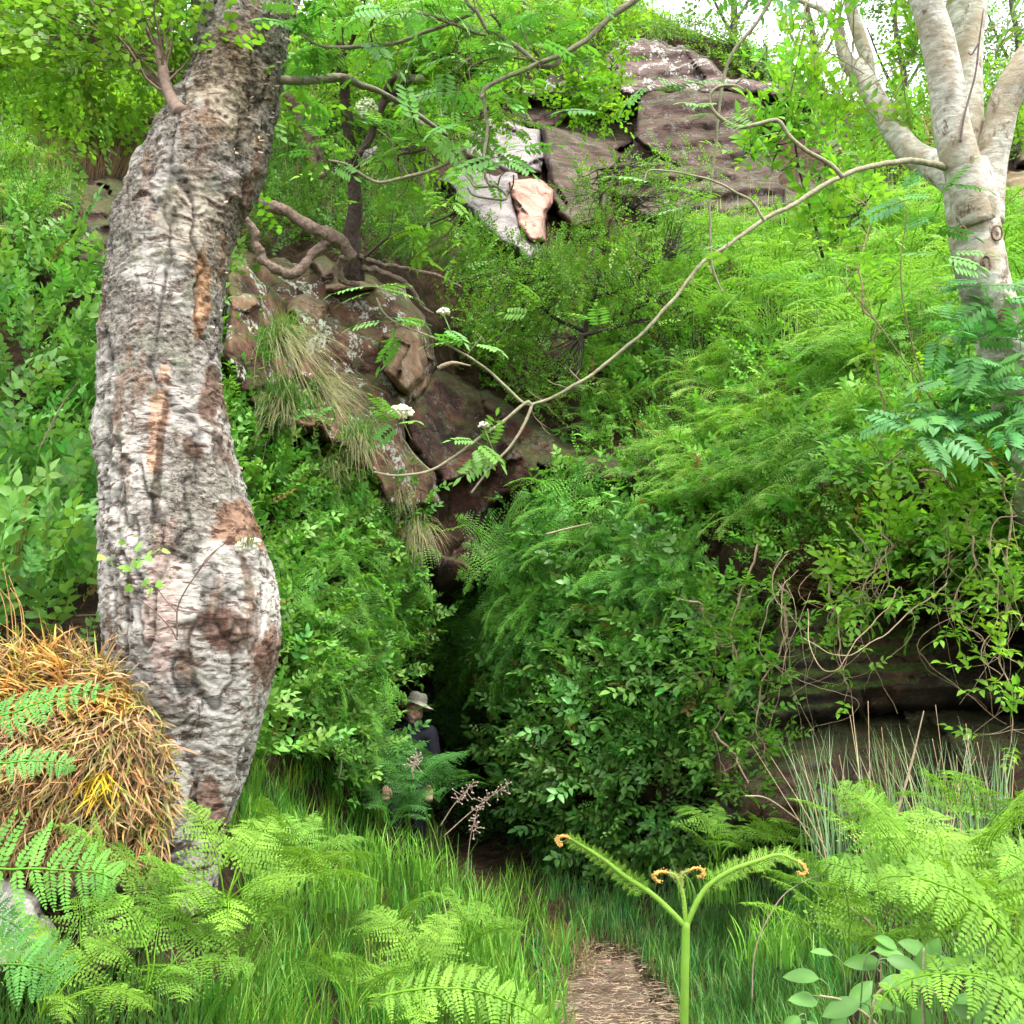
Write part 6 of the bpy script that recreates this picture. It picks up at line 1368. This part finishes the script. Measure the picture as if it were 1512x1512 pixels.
# rushes before the slab
g = np.random.default_rng(31)
for i, (x, lab) in enumerate([(1240, 'rush clump leaning left at the left end of the slab'), (1330, 'blue green rush clump before the middle of the domed slab'), (1400, 'blue green rush clump right of the middle rushes'), (1470, 'rush clump at the right edge mixed with brown stems')]):
    t = thing('rush', lab, 'rush', P(x, 1300, 4.6)); n = 75
    q = P(x + g.normal(0, 26, n), 1300 + g.normal(0, 8, n), 4.6 + g.normal(0, .1, n)); m = MB()
    lean = unit(g.normal(0, .5, (n, 3)) * [1, .5, 0] + [-.45 if i < 2 else -.05, 0, 0])
    blades(m, q, g.uniform(.35, .72, n), lean, g.uniform(.1, .6, n), .009, jit(n, (.16, .30, .14)), jit(n, (.30, .42, .22)), 5); m.build('blades', M['grass'], t)
    for _ in range(6):
        x1 = x + g.normal(0, 30); m = MB(); dx = g.normal(-20, 50); limb_path(m, [(x1, 1300), (x1 + dx * .5, 1200), (x1 + dx, 1060 + g.uniform(-30, 90))], 4.55, [2.2, .7], 5, np.array((.55, .40, .24)) * g.uniform(.7, 1.1), 0); m.build('dry_stem', M['wood'], t)
# scattered dry stems
for pp, d, w, lab in [([(806, 789), (840, 780), (874, 772)], 7.7, 4, 'pale bare stick lying on the ferns right of the cave'), ([(1110, 1480), (1116, 1400), (1150, 1330), (1190, 1300), (1225, 1290)], 3.6, 2.5, 'arching brown stem over the grass right of the bracken shoot'), ([(1322, 1210), (1345, 1130), (1364, 1050)], 4.4, 5, 'stout pale stick leaning among the rushes'),
                      ([(1100, 1175), (1135, 1180), (1190, 1220), (1230, 1255)], 5.2, 3, 'bent straw stem left of the slab'), ([(646, 544), (668, 536), (694, 540)], 9.7, 9, 'broken grey branch stub lying on the ledge right of the red face'), ([(1250, 770), (1310, 850), (1302, 880)], 5.7, 4, 'dry stem fallen over the overhang lip'),
                      ([(60, 660), (90, 600), (118, 560)], 5.0, 3, 'pale bare stem curving among the left bank leaves'), ([(1255, 1340), (1290, 1370), (1300, 1410), (1300, 1460)], 2.9, 6, 'grey twiggy stem at lower right behind the broad leaves')]:
    m = MB(); limb_path(m, pp, d, [w * .8, w * .7, w * .25], 7, (.34, .26, .18), .6); tag(m.build('stick', M['wood']), lab, 'stick')
# dandelion clock
g = np.random.default_rng(1); t = thing('dandelion', 'white dandelion clock on a thin stem in front of the bank left of the person', 'flower', P(500, 1150, 7.4))
m = MB(); limb_path(m, [(500, 1150), (504, 1125), (502, 1094)], 7.4, [3.4, 2.6], 6, (.4, .42, .3), 0); m.build('stem', M['fern'], t)
m = MB(); a = unit(g.normal(0, 1, (260, 3))) * .035; c0 = P(502, 1093, 7.38); blades(m, np.repeat(c0[None], 260, 0), .035, unit(np.cross(a, [0, .3, 1.])), .15, .004, (.85, .85, .82), seg=2, up=unit(a)); ball(m, c0, .028, 16)
m.c = [np.broadcast_to([.85, .85, .82], x.shape) for x in m.c]; m.build('seed_head', M['white'], t)
# dead seed heads before the cave
for (x0, y0, x1, y1, lab) in [(650, 1220, 700, 1155, 'dead flower stalk leaning right before the cave floor'), (690, 1290, 706, 1190, 'dead flower stalk with seed clusters over the dark cave floor'), (655, 1235, 752, 1156, 'long dead flower stalk reaching right at the cave mouth'), (610, 1150, 616, 1117, 'little dead seed head just below the person')]:
    t = thing('dead_flower', lab, 'dead flower', P(x0, y0, 7.6)); m = MB(); limb_path(m, [(x0, y0), ((x0 + x1) / 2 - 4, (y0 + y1) / 2), (x1, y1)], 7.6, [1.8, 1.1], 5, (.36, .28, .2), 0); m.build('stem', M['wood'], t)
    m = MB(); 
    for _ in range(26):
        s = g.uniform(.55, 1); q = P(x0 + (x1 - x0) * s + g.normal(0, 6), y0 + (y1 - y0) * s + g.normal(0, 6), 7.6); ball(m, q, .007, 6); tube(m, [q, P(x0 + (x1 - x0) * s, y0 + (y1 - y0) * s, 7.6)], .0025, 3, cap=False)
    m.c = [np.broadcast_to([.45, .33, .28], x.shape) for x in m.c]; m.build('seed_head', M['wood'], t)
# ---------------------------------------------------------------- light, sky, camera
w = bpy.data.worlds.new('World'); SC.world = w; w.use_nodes = True; nt = w.node_tree; nt.nodes.clear()
EL, AZ = math.radians(58), math.radians(205)      # sun high, a little right of and behind the camera (azimuth from +Y)
sky = nt.nodes.new('ShaderNodeTexSky'); sky.sky_type = 'NISHITA'; sky.sun_disc = False; sky.sun_elevation = EL; sky.sun_rotation = math.radians(155); sky.air_density = 1.; sky.dust_density = 3.
mx = nt.nodes.new('ShaderNodeMix'); mx.data_type = 'RGBA'; mx.inputs[0].default_value = .8; mx.inputs[7].default_value = (9.5, 9.7, 10, 1)
nt.links.new(sky.outputs[0], mx.inputs[6])
bg = nt.nodes.new('ShaderNodeBackground'); bg.inputs[1].default_value = .14; nt.links.new(mx.outputs[2], bg.inputs[0])
ow = nt.nodes.new('ShaderNodeOutputWorld'); nt.links.new(bg.outputs[0], ow.inputs[0])
sd = bpy.data.lights.new('sun', 'SUN'); sd.energy = 2.0; sd.angle = math.radians(10); sd.color = (1, .96, .9)
so = bpy.data.objects.new('sun', sd); COL.objects.link(so)
dirv = Vector((math.sin(math.radians(155)) * math.cos(EL), math.cos(math.radians(155)) * math.cos(EL), math.sin(EL)))   # towards the sun
so.rotation_euler = dirv.to_track_quat('Z', 'Y').to_euler(); so.location = (2, -4, 12)
cd = bpy.data.cameras.new('camera'); co = bpy.data.objects.new('camera', cd); COL.objects.link(co)
cd.sensor_width = 36; cd.sensor_height = 36; cd.lens = 36.0; cd.clip_end = 3000; cd.clip_start = .05
co.location = EYE; co.rotation_euler = (math.radians(90) + PITCH, 0, 0); SC.camera = co
SC.view_settings.view_transform = 'Standard'; SC.view_settings.look = 'None'; SC.view_settings.exposure = 1.6; SC.view_settings.gamma = 1
SC.cycles.max_bounces = 7; SC.cycles.diffuse_bounces = 4; SC.cycles.adaptive_threshold = .03; SC.cycles.glossy_bounces = 2; SC.cycles.transmission_bounces = 4; SC.cycles.caustics_reflective = False; SC.cycles.caustics_refractive = False
